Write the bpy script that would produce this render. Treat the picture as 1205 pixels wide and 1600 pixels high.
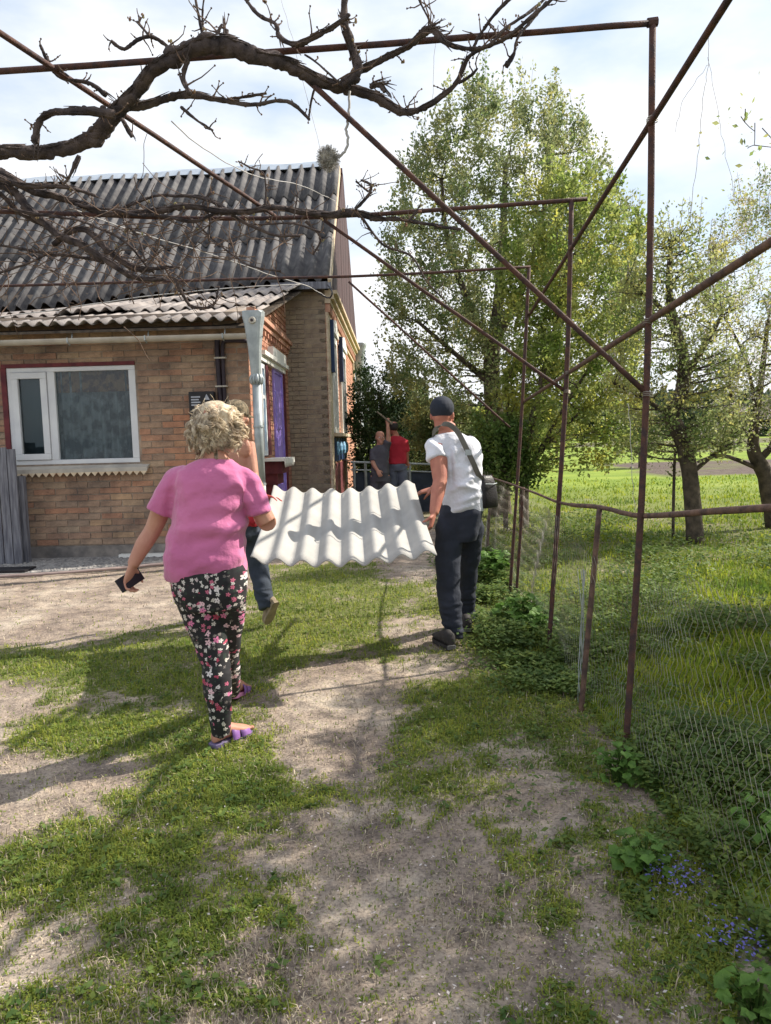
import bpy, math, random
import numpy as np
from mathutils import Vector, Matrix, noise
R = math.radians
random.seed(7)
rng = np.random.default_rng(7)
for o in list(bpy.data.objects):
    bpy.data.objects.remove(o)
scene = bpy.context.scene
COL = scene.collection

# ------------------------------------------------------------ camera, sky, sun, exposure
CAM_H, PITCH, ROLL, FOC = 1.5, R(5.4), R(1.5), 1164.0
cp, sp, cr, sr = math.cos(PITCH), math.sin(PITCH), math.cos(ROLL), math.sin(ROLL)
c_right = Vector((1, 0, 0)); c_up = Vector((0, sp, cp)); c_fwd = Vector((0, cp, -sp))
right = c_right * cr - c_up * sr
up = c_right * sr + c_up * cr
# the horizon rises to the right in the photo: the camera is turned a little clockwise about its axis
cam = bpy.data.cameras.new("camera")
camo = bpy.data.objects.new("camera", cam)
COL.objects.link(camo)
m = Matrix.Identity(4)
for i in range(3):
    m[i][0] = right[i]; m[i][1] = up[i]; m[i][2] = -c_fwd[i]
m[2][3] = CAM_H
camo.matrix_world = m
cam.sensor_fit = 'VERTICAL'; cam.sensor_height = 24.0
cam.lens = 24.0 * FOC / 1600.0
cam.clip_start = 0.05; cam.clip_end = 3000
scene.camera = camo

SUN_EL, SUN_AZ = R(38.5), R(68.0)          # azimuth from +Y towards +X
sd = Vector((math.sin(SUN_AZ) * math.cos(SUN_EL), math.cos(SUN_AZ) * math.cos(SUN_EL), math.sin(SUN_EL)))
world = bpy.data.worlds.new("World"); scene.world = world
world.use_nodes = True
nt = world.node_tree; nt.nodes.clear()
wo = nt.nodes.new("ShaderNodeOutputWorld"); bg = nt.nodes.new("ShaderNodeBackground")
sky = nt.nodes.new("ShaderNodeTexSky"); sky.sky_type = 'NISHITA'; sky.sun_disc = False
sky.sun_elevation = SUN_EL; sky.sun_rotation = SUN_AZ; sky.dust_density = 2.0; sky.air_density = 1.0
tc = nt.nodes.new("ShaderNodeTexCoord"); mp = nt.nodes.new("ShaderNodeMapping")
mp.inputs['Scale'].default_value = (1.0, 1.0, 2.6); mp.inputs['Location'].default_value = (0.35, 0.1, 0.2)
nz = nt.nodes.new("ShaderNodeTexNoise"); nz.inputs['Scale'].default_value = 1.5; nz.inputs['Detail'].default_value = 7
nz.inputs['Roughness'].default_value = 0.52
cr_ = nt.nodes.new("ShaderNodeValToRGB"); cr_.color_ramp.elements[0].position = 0.42; cr_.color_ramp.elements[1].position = 0.56
mx = nt.nodes.new("ShaderNodeMix"); mx.data_type = 'RGBA'
sc_ = nt.nodes.new("ShaderNodeMix"); sc_.data_type = 'RGBA'; sc_.blend_type = 'ADD'; sc_.inputs[0].default_value = 1.0
sc_.inputs[7].default_value = (4.6, 5.8, 7.0, 1)          # thin veil of high cloud over the blue
nt.links.new(tc.outputs['Generated'], mp.inputs['Vector']); nt.links.new(mp.outputs[0], nz.inputs['Vector'])
nt.links.new(nz.outputs['Fac'], cr_.inputs[0]); nt.links.new(cr_.outputs[0], mx.inputs[0])
nt.links.new(sky.outputs[0], sc_.inputs[6]); nt.links.new(sc_.outputs[2], mx.inputs[6])
mx.inputs[7].default_value = (13.6, 13.8, 14.3, 1)
nt.links.new(mx.outputs[2], bg.inputs[0]); bg.inputs[1].default_value = 0.053
nt.links.new(bg.outputs[0], wo.inputs[0])

sun = bpy.data.lights.new("sun", 'SUN'); sun.energy = 5.0; sun.angle = R(0.53); sun.color = (1.0, 0.93, 0.81)
suno = bpy.data.objects.new("sun", sun); COL.objects.link(suno)
suno.rotation_euler = sd.to_track_quat('Z', 'Y').to_euler(); suno.location = sd * 60
scene.view_settings.view_transform = 'Standard'; scene.view_settings.look = 'None'
scene.view_settings.gamma = 1; scene.view_settings.use_curve_mapping = False
scene.view_settings.exposure = 0.68
scene.cycles.max_bounces = 6; scene.cycles.transparent_max_bounces = 8
scene.cycles.use_denoising = True

# ------------------------------------------------------------ pixel helpers (photo pixels -> places in the world)
def ray(px, py):
    a = (px - 602.5) / FOC; b = -(py - 800) / FOC
    return right * a + up * b + c_fwd
def G(px, py, z=0.0):
    d = ray(px, py); t = (z - CAM_H) / d.z
    return Vector((d.x * t, d.y * t, z))
def A(px, py, Y):
    d = ray(px, py); t = Y / d.y
    return Vector((d.x * t, Y, CAM_H + d.z * t))
def on_plane(px, py, P, n):
    d = ray(px, py); o = Vector((0, 0, CAM_H)); t = (P - o).dot(n) / d.dot(n)
    return o + d * t
_r = np.array(right); _u = np.array(up); _f = np.array(c_fwd)
def proj(X, Y, Z):
    P = np.stack([X, Y, Z - CAM_H], -1)
    w = P @ _f; w = np.where(w < 0.05, 0.05, w)
    return 602.5 + FOC * (P @ _r) / w, 800 - FOC * (P @ _u) / w
def unproj_ground(px, py):
    a = ((px - 602.5) / FOC)[:, None]; b = (-(py - 800) / FOC)[:, None]
    d = a * _r + b * _u + _f
    t = -CAM_H / d[:, 2]
    return d[:, 0] * t, d[:, 1] * t

def vnoise(x, y, seed=0, octaves=4, rough=0.55):
    out = np.zeros_like(x, dtype=float); amp = 1; tot = 0
    for k in range(octaves):
        g = np.random.default_rng(seed * 31 + k).random((128, 128))
        xi = np.floor(x).astype(int); yi = np.floor(y).astype(int)
        fx = x - xi; fy = y - yi; fx = fx * fx * (3 - 2 * fx); fy = fy * fy * (3 - 2 * fy)
        a = g[xi % 128, yi % 128]; b = g[(xi + 1) % 128, yi % 128]; c = g[xi % 128, (yi + 1) % 128]; d = g[(xi + 1) % 128, (yi + 1) % 128]
        out += amp * ((a * (1 - fx) + b * fx) * (1 - fy) + (c * (1 - fx) + d * fx) * fy)
        tot += amp; amp *= rough; x = x * 2.03 + 11.3; y = y * 2.03 + 5.7
    return out / tot

# ------------------------------------------------------------ objects
W = {}
def tag(o, label=None, cat=None, group=None, kind=None):
    if label: o['label'] = label
    if cat: o['category'] = cat
    if group: o['group'] = group
    if kind: o['kind'] = kind
    return o
def thing(name, label, cat, loc=(0, 0, 0), group=None):
    o = bpy.data.objects.new(name, None); COL.objects.link(o)
    o.location = loc; o.empty_display_size = 0.1; W[o.name] = Vector(loc)
    return tag(o, label, cat, group)
def put(name, me, mt=None, parent=None, smooth=False, loc=None):
    """link mesh (in world coordinates) as one object; its origin goes to loc"""
    n = len(me.vertices); co = np.empty(n * 3, 'f'); me.vertices.foreach_get('co', co); co = co.reshape(-1, 3)
    if loc is None:
        if parent is not None: loc = W[parent.name]
        else: loc = Vector(((co[:, 0].min() + co[:, 0].max()) / 2, (co[:, 1].min() + co[:, 1].max()) / 2, co[:, 2].min())) if n else Vector((0, 0, 0))
    loc = Vector(loc)
    co -= np.array(loc, 'f'); me.vertices.foreach_set('co', co.ravel()); me.update()
    o = bpy.data.objects.new(name, me); COL.objects.link(o)
    if mt is not None:
        for q in (mt if isinstance(mt, (list, tuple)) else [mt]): me.materials.append(q)
    if smooth: me.polygons.foreach_set('use_smooth', np.ones(len(me.polygons), bool))
    if parent is not None:
        o.parent = parent; o.location = loc - W[parent.name]
    else: o.location = loc
    W[o.name] = loc
    return o
def np_mesh(name, V, F, attr=None):
    """V (n,3), F (m,k) all the same k"""
    V = np.asarray(V, 'f'); F = np.asarray(F, np.int32)
    me = bpy.data.meshes.new(name)
    me.vertices.add(len(V)); me.vertices.foreach_set('co', V.ravel())
    m_, k = F.shape
    me.loops.add(m_ * k); me.polygons.add(m_)
    me.loops.foreach_set('vertex_index', F.ravel())
    me.polygons.foreach_set('loop_start', np.arange(0, m_ * k, k, dtype=np.int32))
    if attr:
        for an, av in attr.items():
            at = me.attributes.new(an, 'FLOAT', 'POINT'); at.data.foreach_set('value', np.asarray(av, 'f'))
    me.update(calc_edges=True)
    return me

class MB:
    def __init__(s): s.v = []; s.f = []; s.c = []
    def add(s, vs, fs, c=0.0):
        b = len(s.v); s.v.extend([tuple(q) for q in vs]); s.f.extend([tuple(i + b for i in q) for q in fs]); s.c.extend([c] * len(vs)); return s
    def box(s, p0, p1, ex=None, ey=None, ez=None, c=0.0):
        """axis box, or with axes ex,ey,ez and origin p0, size p1"""
        if ex is None:
            x0, y0, z0 = p0; x1, y1, z1 = p1
            P = [(x0, y0, z0), (x1, y0, z0), (x1, y1, z0), (x0, y1, z0), (x0, y0, z1), (x1, y0, z1), (x1, y1, z1), (x0, y1, z1)]
        else:
            o = Vector(p0); a, b, d = ex * p1[0], ey * p1[1], ez * p1[2]
            P = [o, o + a, o + a + b, o + b, o + d, o + a + d, o + a + b + d, o + b + d]
        return s.add(P, [(0, 3, 2, 1), (4, 5, 6, 7), (0, 1, 5, 4), (1, 2, 6, 5), (2, 3, 7, 6), (3, 0, 4, 7)], c)
    def tube(s, path, rad, n=8, ref=None, rb=None, rough=0.0, cap=True, c=0.0):
        P = [Vector(p) for p in path]; k = len(P)
        if not hasattr(rad, '__len__'): rad = [rad] * k
        if rb is None: rb = rad
        elif not hasattr(rb, '__len__'): rb = [rb] * k
        T = []
        for i in range(k):
            t = (P[min(i + 1, k - 1)] - P[max(i - 1, 0)])
            T.append(t.normalized() if t.length > 1e-9 else Vector((0, 0, 1)))
        if ref is None:
            ref = Vector((0, 0, 1)) if abs(T[0].z) < 0.9 else Vector((1, 0, 0)); fixed = False
        else: ref = Vector(ref); fixed = True
        x = (ref - T[0] * ref.dot(T[0])).normalized()
        vs = []
        for i in range(k):
            if fixed: x = (ref - T[i] * ref.dot(T[i])).normalized()
            else: x = (x - T[i] * x.dot(T[i])).normalized()
            y = T[i].cross(x)
            for j in range(n):
                a = 2 * math.pi * j / n
                q = 1 + (random.uniform(-rough, rough) if rough else 0)
                vs.append(P[i] + x * (math.cos(a) * rad[i] * q) + y * (math.sin(a) * rb[i] * q))
        fs = []
        for i in range(k - 1):
            for j in range(n):
                fs.append((i * n + j, i * n + (j + 1) % n, (i + 1) * n + (j + 1) % n, (i + 1) * n + j))
        if cap:
            fs.append(tuple(range(n - 1, -1, -1))); fs.append(tuple((k - 1) * n + j for j in range(n)))
        return s.add(vs, fs, c)
    def ball(s, c0, r, n=10, sc=(1, 1, 1), ax=None, c=0.0):
        c0 = Vector(c0); vs = []; fs = []; m_ = max(4, n // 2 + 1)
        ax = ax or (Vector((1, 0, 0)), Vector((0, 1, 0)), Vector((0, 0, 1)))
        for i in range(1, m_):
            th = math.pi * i / m_
            for j in range(n):
                a = 2 * math.pi * j / n
                vs.append(c0 + ax[0] * (r * sc[0] * math.sin(th) * math.cos(a)) + ax[1] * (r * sc[1] * math.sin(th) * math.sin(a)) + ax[2] * (r * sc[2] * math.cos(th)))
        t = len(vs); vs.append(c0 + ax[2] * r * sc[2]); vs.append(c0 - ax[2] * r * sc[2])
        for i in range(m_ - 2):
            for j in range(n): fs.append((i * n + j, (i + 1) * n + j, (i + 1) * n + (j + 1) % n, i * n + (j + 1) % n))
        for j in range(n):
            fs.append((t, j, (j + 1) % n)); fs.append((t + 1, (m_ - 2) * n + (j + 1) % n, (m_ - 2) * n + j))
        return s.add(vs, fs, c)
    def mesh(s, name, attr=False):
        me = bpy.data.meshes.new(name); me.from_pydata(s.v, [], s.f); me.update()
        if attr:
            at = me.attributes.new('var', 'FLOAT', 'POINT'); at.data.foreach_set('value', np.asarray(s.c, 'f'))
        return me
    def build(s, name, mt, parent=None, smooth=False, loc=None, attr=False, bevel=0):
        me = s.mesh(name, attr)
        o = put(name, me, mt, parent, smooth, loc)
        if bevel:
            b = o.modifiers.new('bevel', 'BEVEL'); b.width = bevel; b.segments = 2; b.limit_method = 'ANGLE'
        return o

def smooth_path(pts, sub=4, jit=0.0):
    """Catmull-Rom through pts (each Vector or (Vector, radius))"""
    P = [Vector(p) for p in pts]; out = []
    for i in range(len(P) - 1):
        p0 = P[max(i - 1, 0)]; p1 = P[i]; p2 = P[i + 1]; p3 = P[min(i + 2, len(P) - 1)]
        for k in range(sub):
            t = k / sub
            q = 0.5 * ((2 * p1) + (p2 - p0) * t + (2 * p0 - 5 * p1 + 4 * p2 - p3) * t * t + (3 * p1 - p0 - 3 * p2 + p3) * t ** 3)
            if jit: q = q + Vector([random.uniform(-jit, jit) for _ in range(3)])
            out.append(q)
    out.append(P[-1]); return out
def lerp_list(vals, n):
    m_ = len(vals); return [float(np.interp(i / (n - 1) * (m_ - 1), range(m_), vals)) for i in range(n)]

# ------------------------------------------------------------ materials
def mat(name, col, rough=0.8, col2=None, scale=8, detail=4, bump=0.0, bscale=None, metal=0.0, trans=0.0, rnd=0.0, spec=0.3, low=0.35, high=0.65, stretch=None, var=None, sheen=0.0, coord='Object', stain=False):
    m_ = bpy.data.materials.new(name); m_.use_nodes = True; n = m_.node_tree; L = n.links
    b = n.nodes['Principled BSDF']; b.inputs['Roughness'].default_value = rough; b.inputs['Metallic'].default_value = metal
    b.inputs['Specular IOR Level'].default_value = spec
    if sheen: b.inputs['Sheen Weight'].default_value = sheen
    t = n.nodes.new('ShaderNodeTexCoord'); vec = t.outputs[coord]
    if stretch:
        mpp = n.nodes.new('ShaderNodeMapping'); mpp.inputs['Scale'].default_value = stretch; L.new(vec, mpp.inputs[0]); vec = mpp.outputs[0]
    ns = n.nodes.new('ShaderNodeTexNoise'); ns.inputs['Scale'].default_value = scale; ns.inputs['Detail'].default_value = detail; L.new(vec, ns.inputs['Vector'])
    rp = n.nodes.new('ShaderNodeValToRGB'); rp.color_ramp.elements[0].position = low; rp.color_ramp.elements[1].position = high
    c2 = col2 or tuple(x * 0.78 for x in col)
    rp.color_ramp.elements[0].color = (*c2, 1); rp.color_ramp.elements[1].color = (*col, 1)
    L.new(ns.outputs['Fac'], rp.inputs[0]); out = rp.outputs[0]
    if rnd or var:
        if rnd:
            oi = n.nodes.new('ShaderNodeObjectInfo'); src = oi.outputs['Random']
        else:
            at = n.nodes.new('ShaderNodeAttribute'); at.attribute_name = 'var'; src = at.outputs['Fac']
        r2 = n.nodes.new('ShaderNodeValToRGB'); cols = var if isinstance(var, list) else [tuple(x * (1 - rnd) for x in (1, 1, 1)), tuple(x * (1 + rnd) for x in (1, 1, 1))]
        el = r2.color_ramp.elements
        while len(el) < len(cols): el.new(0.5)
        for i, cc in enumerate(cols): el[i].position = i / (len(cols) - 1); el[i].color = (*cc, 1)
        L.new(src, r2.inputs[0])
        mm = n.nodes.new('ShaderNodeMix'); mm.data_type = 'RGBA'; mm.blend_type = 'MULTIPLY'; mm.inputs[0].default_value = 1
        L.new(out, mm.inputs[6]); L.new(r2.outputs[0], mm.inputs[7]); out = mm.outputs[2]
    if stain:
        gp = n.nodes.new('ShaderNodeNewGeometry'); s1_ = n.nodes.new('ShaderNodeTexNoise'); s1_.inputs['Scale'].default_value = 1.7; s1_.inputs['Detail'].default_value = 7; s1_.inputs['Roughness'].default_value = .65; L.new(gp.outputs['Position'], s1_.inputs['Vector'])
        r3 = n.nodes.new('ShaderNodeValToRGB'); r3.color_ramp.elements[0].position = .36; r3.color_ramp.elements[0].color = (.52, .53, .56, 1); r3.color_ramp.elements[1].position = .62; r3.color_ramp.elements[1].color = (1.12, 1.08, 1.02, 1); L.new(s1_.outputs['Fac'], r3.inputs[0])
        m3 = n.nodes.new('ShaderNodeMix'); m3.data_type = 'RGBA'; m3.blend_type = 'MULTIPLY'; m3.inputs[0].default_value = 1; L.new(out, m3.inputs[6]); L.new(r3.outputs[0], m3.inputs[7]); out = m3.outputs[2]
    L.new(out, b.inputs['Base Color'])
    if bump:
        n2 = n.nodes.new('ShaderNodeTexNoise'); n2.inputs['Scale'].default_value = bscale or scale * 5; n2.inputs['Detail'].default_value = 5; L.new(vec, n2.inputs['Vector'])
        bp = n.nodes.new('ShaderNodeBump'); bp.inputs['Strength'].default_value = min(1, bump); bp.inputs['Distance'].default_value = 0.01 * max(1, bump)
        L.new(n2.outputs['Fac'], bp.inputs['Height']); L.new(bp.outputs[0], b.inputs['Normal'])
    if trans:
        tr = n.nodes.new('ShaderNodeBsdfTranslucent'); mxs = n.nodes.new('ShaderNodeMixShader'); mxs.inputs[0].default_value = trans
        o = n.nodes['Material Output']; L.new(out, tr.inputs[0]); L.new(b.outputs[0], mxs.inputs[1]); L.new(tr.outputs[0], mxs.inputs[2]); L.new(mxs.outputs[0], o.inputs[0])
    return m_
LEAFV = [(0.55, 0.7, 0.5), (1.0, 1.0, 1.0), (1.35, 1.15, 0.8)]
M = dict(
    rust=mat('rusted_steel', (0.10, 0.045, 0.032), 0.75, (0.045, 0.028, 0.03), 25, 5, 0.5, 120),
    rail=mat('rusty_rail', (0.17, 0.10, 0.07), 0.8, (0.07, 0.045, 0.04), 18, 5, 0.5, 90),
    bark=mat('vine_bark', (0.11, 0.083, 0.075), 0.95, (0.03, 0.024, 0.026), 14, 6, 1.0, 60, stretch=(1, 1, 1)),
    twig=mat('twig', (0.17, 0.11, 0.08), 0.9, (0.07, 0.05, 0.04), 20),
    bud=mat('opening_bud', (0.32, 0.30, 0.14), 0.7, (0.3, 0.14, 0.1), 30, trans=0.3),
    tbark=mat('tree_bark', (0.13, 0.10, 0.075), 0.95, (0.045, 0.036, 0.03), 9, 6, 1.0, 45),
    mortar=mat('mortar', (0.38, 0.31, 0.25), 0.95, (0.26, 0.21, 0.175), 12, 5, 0.6, 80, stain=True),
    brick=mat('old_brick', (0.44, 0.315, 0.235), 0.93, (0.32, 0.23, 0.175), 9, 6, 0.9, 55, rnd=0.01, stain=True, var=[(0.72, 0.68, 0.68), (1.0, 0.97, 0.93), (0.82, 0.84, 0.86), (1.02, 0.78, 0.7), (0.93, 0.99, 0.98), (1.1, 1.04, 0.9), (0.9, 0.8, 0.78)]),
    brickv=mat('brickwork', (0.44, 0.26, 0.17), 0.93, (0.32, 0.19, 0.13), 9, 6, 0.8, 55, var=[(0.7, 0.66, 0.66), (1.0, 0.95, 0.92), (1.05, 0.8, 0.7), (0.88, 0.94, 0.92), (1.1, 1.04, 0.92)]),
    brickg=mat('grey_buff_brickwork', (0.36, 0.29, 0.205), 0.93, (0.27, 0.21, 0.16), 7, 5, 0.7, 55, var=[(0.86, 0.85, 0.84), (1.0, 0.97, 0.95), (0.93, 0.96, 0.97), (1.06, 1.03, 0.97)]),
    bricko=mat('painted_orange_brick', (0.50, 0.27, 0.175), 0.85, (0.36, 0.15, 0.10), 8, 5, 0.7, 50, var=[(0.85, 0.8, 0.8), (1, 1, 1), (1.1, 1.2, 1.3)]),
    plinth=mat('grey_plinth', (0.27, 0.245, 0.23), 0.95, (0.15, 0.14, 0.135), 6, 6, 0.7, 40, stain=True),
    cream=mat('cream_paint', (0.66, 0.55, 0.40), 0.75, (0.5, 0.38, 0.26), 7, 5, 0.4, 40),
    slate=mat('dark_corrugated_slate', (0.145, 0.138, 0.135), 0.92, (0.055, 0.052, 0.058), 5, 8, 0.7, 60, low=0.3, high=0.72, rnd=0.12),
    slatel=mat('pale_corrugated_slate', (0.36, 0.325, 0.305), 0.92, (0.24, 0.205, 0.19), 5, 8, 0.7, 50, low=0.3, high=0.7, rnd=0.1),
    newslate=mat('new_corrugated_sheet', (0.415, 0.40, 0.375), 0.9, (0.33, 0.32, 0.305), 4.5, 8, 0.35, 110, low=0.3, high=0.66),
    zinc=mat('galvanised_zinc', (0.42, 0.45, 0.46), 0.5, (0.30, 0.33, 0.34), 9, 5, 0.15, 30, metal=0.35),
    ridge=mat('ridge_tin', (0.55, 0.60, 0.66), 0.45, (0.42, 0.47, 0.54), 3, 4, metal=0.4),
    gutter=mat('painted_gutter', (0.50, 0.46, 0.40), 0.7, (0.37, 0.34, 0.30), 5, 5),
    pvc=mat('white_window_frame', (0.66, 0.67, 0.69), 0.4, (0.58, 0.59, 0.62), 4),
    white=mat('white_paint', (0.78, 0.76, 0.72), 0.6, (0.66, 0.64, 0.6), 8),
    red=mat('dark_red_paint', (0.16, 0.035, 0.04), 0.7, (0.09, 0.02, 0.028), 8),
    brown=mat('brown_gable_board', (0.062, 0.027, 0.028), 0.75, (0.042, 0.019, 0.021), 4, rnd=0.1),
    purple=mat('purple_paint', (0.36, 0.27, 0.70), 0.45, (0.28, 0.19, 0.58), 6),
    dpipe=mat('dark_brown_pipe', (0.035, 0.022, 0.03), 0.45, (0.02, 0.014, 0.02), 6),
    black=mat('black_plastic', (0.018, 0.017, 0.02), 0.4, (0.012, 0.011, 0.014), 8),
    print=mat('pale_print', (0.42, 0.44, 0.5), 0.6),
    curtain=mat('net_curtain', (0.50, 0.50, 0.50), 0.9, (0.13, 0.15, 0.165), 5, 8, trans=0.2, low=.44, high=.57),
    curtain2=mat('plain_grey_curtain', (0.09, 0.11, 0.12), 0.9, (0.09, 0.11, 0.12), 3, 4),
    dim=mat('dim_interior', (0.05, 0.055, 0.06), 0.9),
    blue=mat('navy_paint', (0.02, 0.045, 0.12), 0.5), lblue=mat('light_blue_paint', (0.25, 0.5, 0.75), 0.5),
    plank=mat('grey_weathered_plank', (0.21, 0.21, 0.235), 0.9, (0.10, 0.10, 0.12), 6, 6, 0.6, 40, stretch=(6, 6, 0.6), rnd=0.15),
    wire=mat('galvanised_wire', (0.42, 0.40, 0.36), 0.5, (0.22, 0.18, 0.15), 3, 4, metal=0.5),
    cord=mat('white_cord', (0.45, 0.43, 0.42), 0.7), cable=mat('black_cable', (0.03, 0.028, 0.035), 0.6),
    fluff=mat('grey_fibre', (0.62, 0.58, 0.52), 0.95, (0.2, 0.19, 0.18), 30, trans=0.2),
    conc=mat('old_concrete', (0.34, 0.32, 0.30), 0.95, (0.17, 0.16, 0.16), 14, 7, 1.0, 60),
    hose=mat('reddish_grey_hose', (0.34, 0.26, 0.24), 0.7),
    skin=mat('skin', (0.50, 0.26, 0.18), 0.55, (0.43, 0.20, 0.14), 12, 5, 0.12, 120),
    skinr=mat('weathered_skin', (0.46, 0.19, 0.13), 0.55, (0.36, 0.13, 0.095), 10, 5, 0.15, 120),
    pink=mat('pink_jersey', (0.58, 0.17, 0.33), 0.9, (0.46, 0.12, 0.265), 3, 4, 3.2, 6, sheen=0.3),
    tee=mat('white_jersey', (0.70, 0.70, 0.76), 0.9, (0.62, 0.63, 0.70), 4, 4, 3.0, 7),
    navy=mat('dark_navy_cloth', (0.032, 0.037, 0.055), 0.85, (0.02, 0.024, 0.036), 6, 5, 1.5, 9),
    jeans=mat('blue_grey_cloth', (0.05, 0.062, 0.085), 0.9, (0.03, 0.038, 0.055), 6, 5, 1.5, 9),
    capm=mat('cap_cloth', (0.025, 0.03, 0.045), 0.85),
    camo=mat('camouflage_cap', (0.20, 0.155, 0.10), 0.9, (0.09, 0.075, 0.05), 35, 3, low=0.45, high=0.55),
    redshirt=mat('red_jersey', (0.48, 0.03, 0.05), 0.9, (0.36, 0.02, 0.035), 6),
    greyhood=mat('grey_jacket', (0.10, 0.095, 0.11), 0.9, (0.07, 0.065, 0.08), 6),
    greytr=mat('grey_trousers', (0.14, 0.15, 0.20), 0.9, (0.09, 0.10, 0.14), 6),
    hair=mat('blond_hair', (0.92, 0.82, 0.66), 0.4, (0.62, 0.50, 0.36), 40, 3, trans=0.25, var=[(0.5, 0.45, 0.42), (0.95, 0.92, 0.88), (1.2, 1.2, 1.15)]),
    hairc=mat('blond_hair_core', (0.66, 0.56, 0.42), 0.5, (0.40, 0.31, 0.21), 60, 4),
    reflection_band=mat('painted_reflection', (0.42, 0.22, 0.11), 0.8, (0.13, 0.05, 0.04), 9, 7, low=.45, high=.55),
    dhair=mat('dark_hair', (0.035, 0.028, 0.025), 0.7),
    boot=mat('dark_boot', (0.05, 0.045, 0.045), 0.8, (0.03, 0.027, 0.027), 20), sole=mat('tan_sole', (0.36, 0.28, 0.19), 0.9, (0.24, 0.19, 0.13), 15),
    rubber=mat('black_rubber', (0.03, 0.03, 0.032), 0.8), grooved=mat('pale_sole', (0.30, 0.29, 0.28), 0.8),
    slip=mat('purple_slipper', (0.26, 0.13, 0.36), 0.5, (0.2, 0.09, 0.29), 10), slipsole=mat('slipper_sole', (0.16, 0.13, 0.24), 0.6), pinksole=mat('pink_sole', (0.75, 0.30, 0.50), 0.6),
    bag=mat('black_leather', (0.028, 0.024, 0.028), 0.45, (0.018, 0.016, 0.018), 12, 4, 0.3, 100), strap=mat('webbing', (0.15, 0.14, 0.12), 0.8),
    glove=mat('red_glove', (0.42, 0.06, 0.05), 0.85), eye=mat('eye_white', (0.7, 0.68, 0.66), 0.3), lip=mat('lips', (0.42, 0.13, 0.11), 0.5),
    glassm=None,
    grass=mat('grass', (0.31, 0.36, 0.075), 0.75, (0.16, 0.22, 0.045), 2.2, 5, trans=0.45, var=LEAFV, coord='Object'),
    meadow=mat('meadow_grass', (0.34, 0.40, 0.05), 0.75, (0.13, 0.21, 0.035), 1.2, 5, trans=0.45, var=LEAFV),
    weed=mat('weed_leaf', (0.17, 0.24, 0.06), 0.6, (0.08, 0.135, 0.035), 6, 4, trans=0.4, var=LEAFV),
    nettle=mat('fresh_leaf', (0.15, 0.27, 0.05), 0.55, (0.09, 0.18, 0.035), 9, 4, trans=0.4, rnd=0.2),
    pear=mat('pear_leaf', (0.36, 0.39, 0.19), 0.42, (0.20, 0.235, 0.115), 1.5, 4, trans=0.6, var=LEAFV),
    spring=mat('spring_leaf', (0.42, 0.46, 0.13), 0.45, (0.24, 0.29, 0.09), 1.5, 4, trans=0.6, var=LEAFV),
    dark=mat('dark_leaf', (0.05, 0.085, 0.03), 0.6, (0.03, 0.055, 0.022), 2, 4, trans=0.3, var=LEAFV),
    apple=mat('apple_leaf', (0.44, 0.46, 0.19), 0.5, (0.28, 0.31, 0.14), 3, 4, trans=0.55, var=LEAFV),
    blossom=mat('blossom', (0.75, 0.70, 0.68), 0.8, (0.6, 0.5, 0.5), 6, trans=0.4),
    violet=mat('violet_flower', (0.22, 0.20, 0.62), 0.7, trans=0.3), straw=mat('dry_stalk', (0.45, 0.38, 0.28), 0.9, (0.28, 0.22, 0.16), 30, var=[(0.5, 0.5, 0.5), (1, 1, 1), (1.4, 1.4, 1.35)]),
    farwood=mat('far_foliage', (0.085, 0.12, 0.07), 0.8, (0.05, 0.075, 0.05), 0.4, 5, trans=0.2, var=LEAFV),
)
def glass_mat():
    m_ = bpy.data.materials.new('window_glass'); m_.use_nodes = True; n = m_.node_tree; L = n.links; n.nodes.clear()
    o = n.nodes.new('ShaderNodeOutputMaterial'); g = n.nodes.new('ShaderNodeBsdfGlossy'); t = n.nodes.new('ShaderNodeBsdfTransparent')
    mx_ = n.nodes.new('ShaderNodeMixShader'); lw = n.nodes.new('ShaderNodeFresnel'); lw.inputs[0].default_value = 1.5
    g.inputs['Roughness'].default_value = 0.02; t.inputs[0].default_value = (0.72, 0.78, 0.8, 1)
    L.new(lw.outputs[0], mx_.inputs[0]); L.new(t.outputs[0], mx_.inputs[1]); L.new(g.outputs[0], mx_.inputs[2]); L.new(mx_.outputs[0], o.inputs[0])
    return m_
M['glassm'] = glass_mat()
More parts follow.
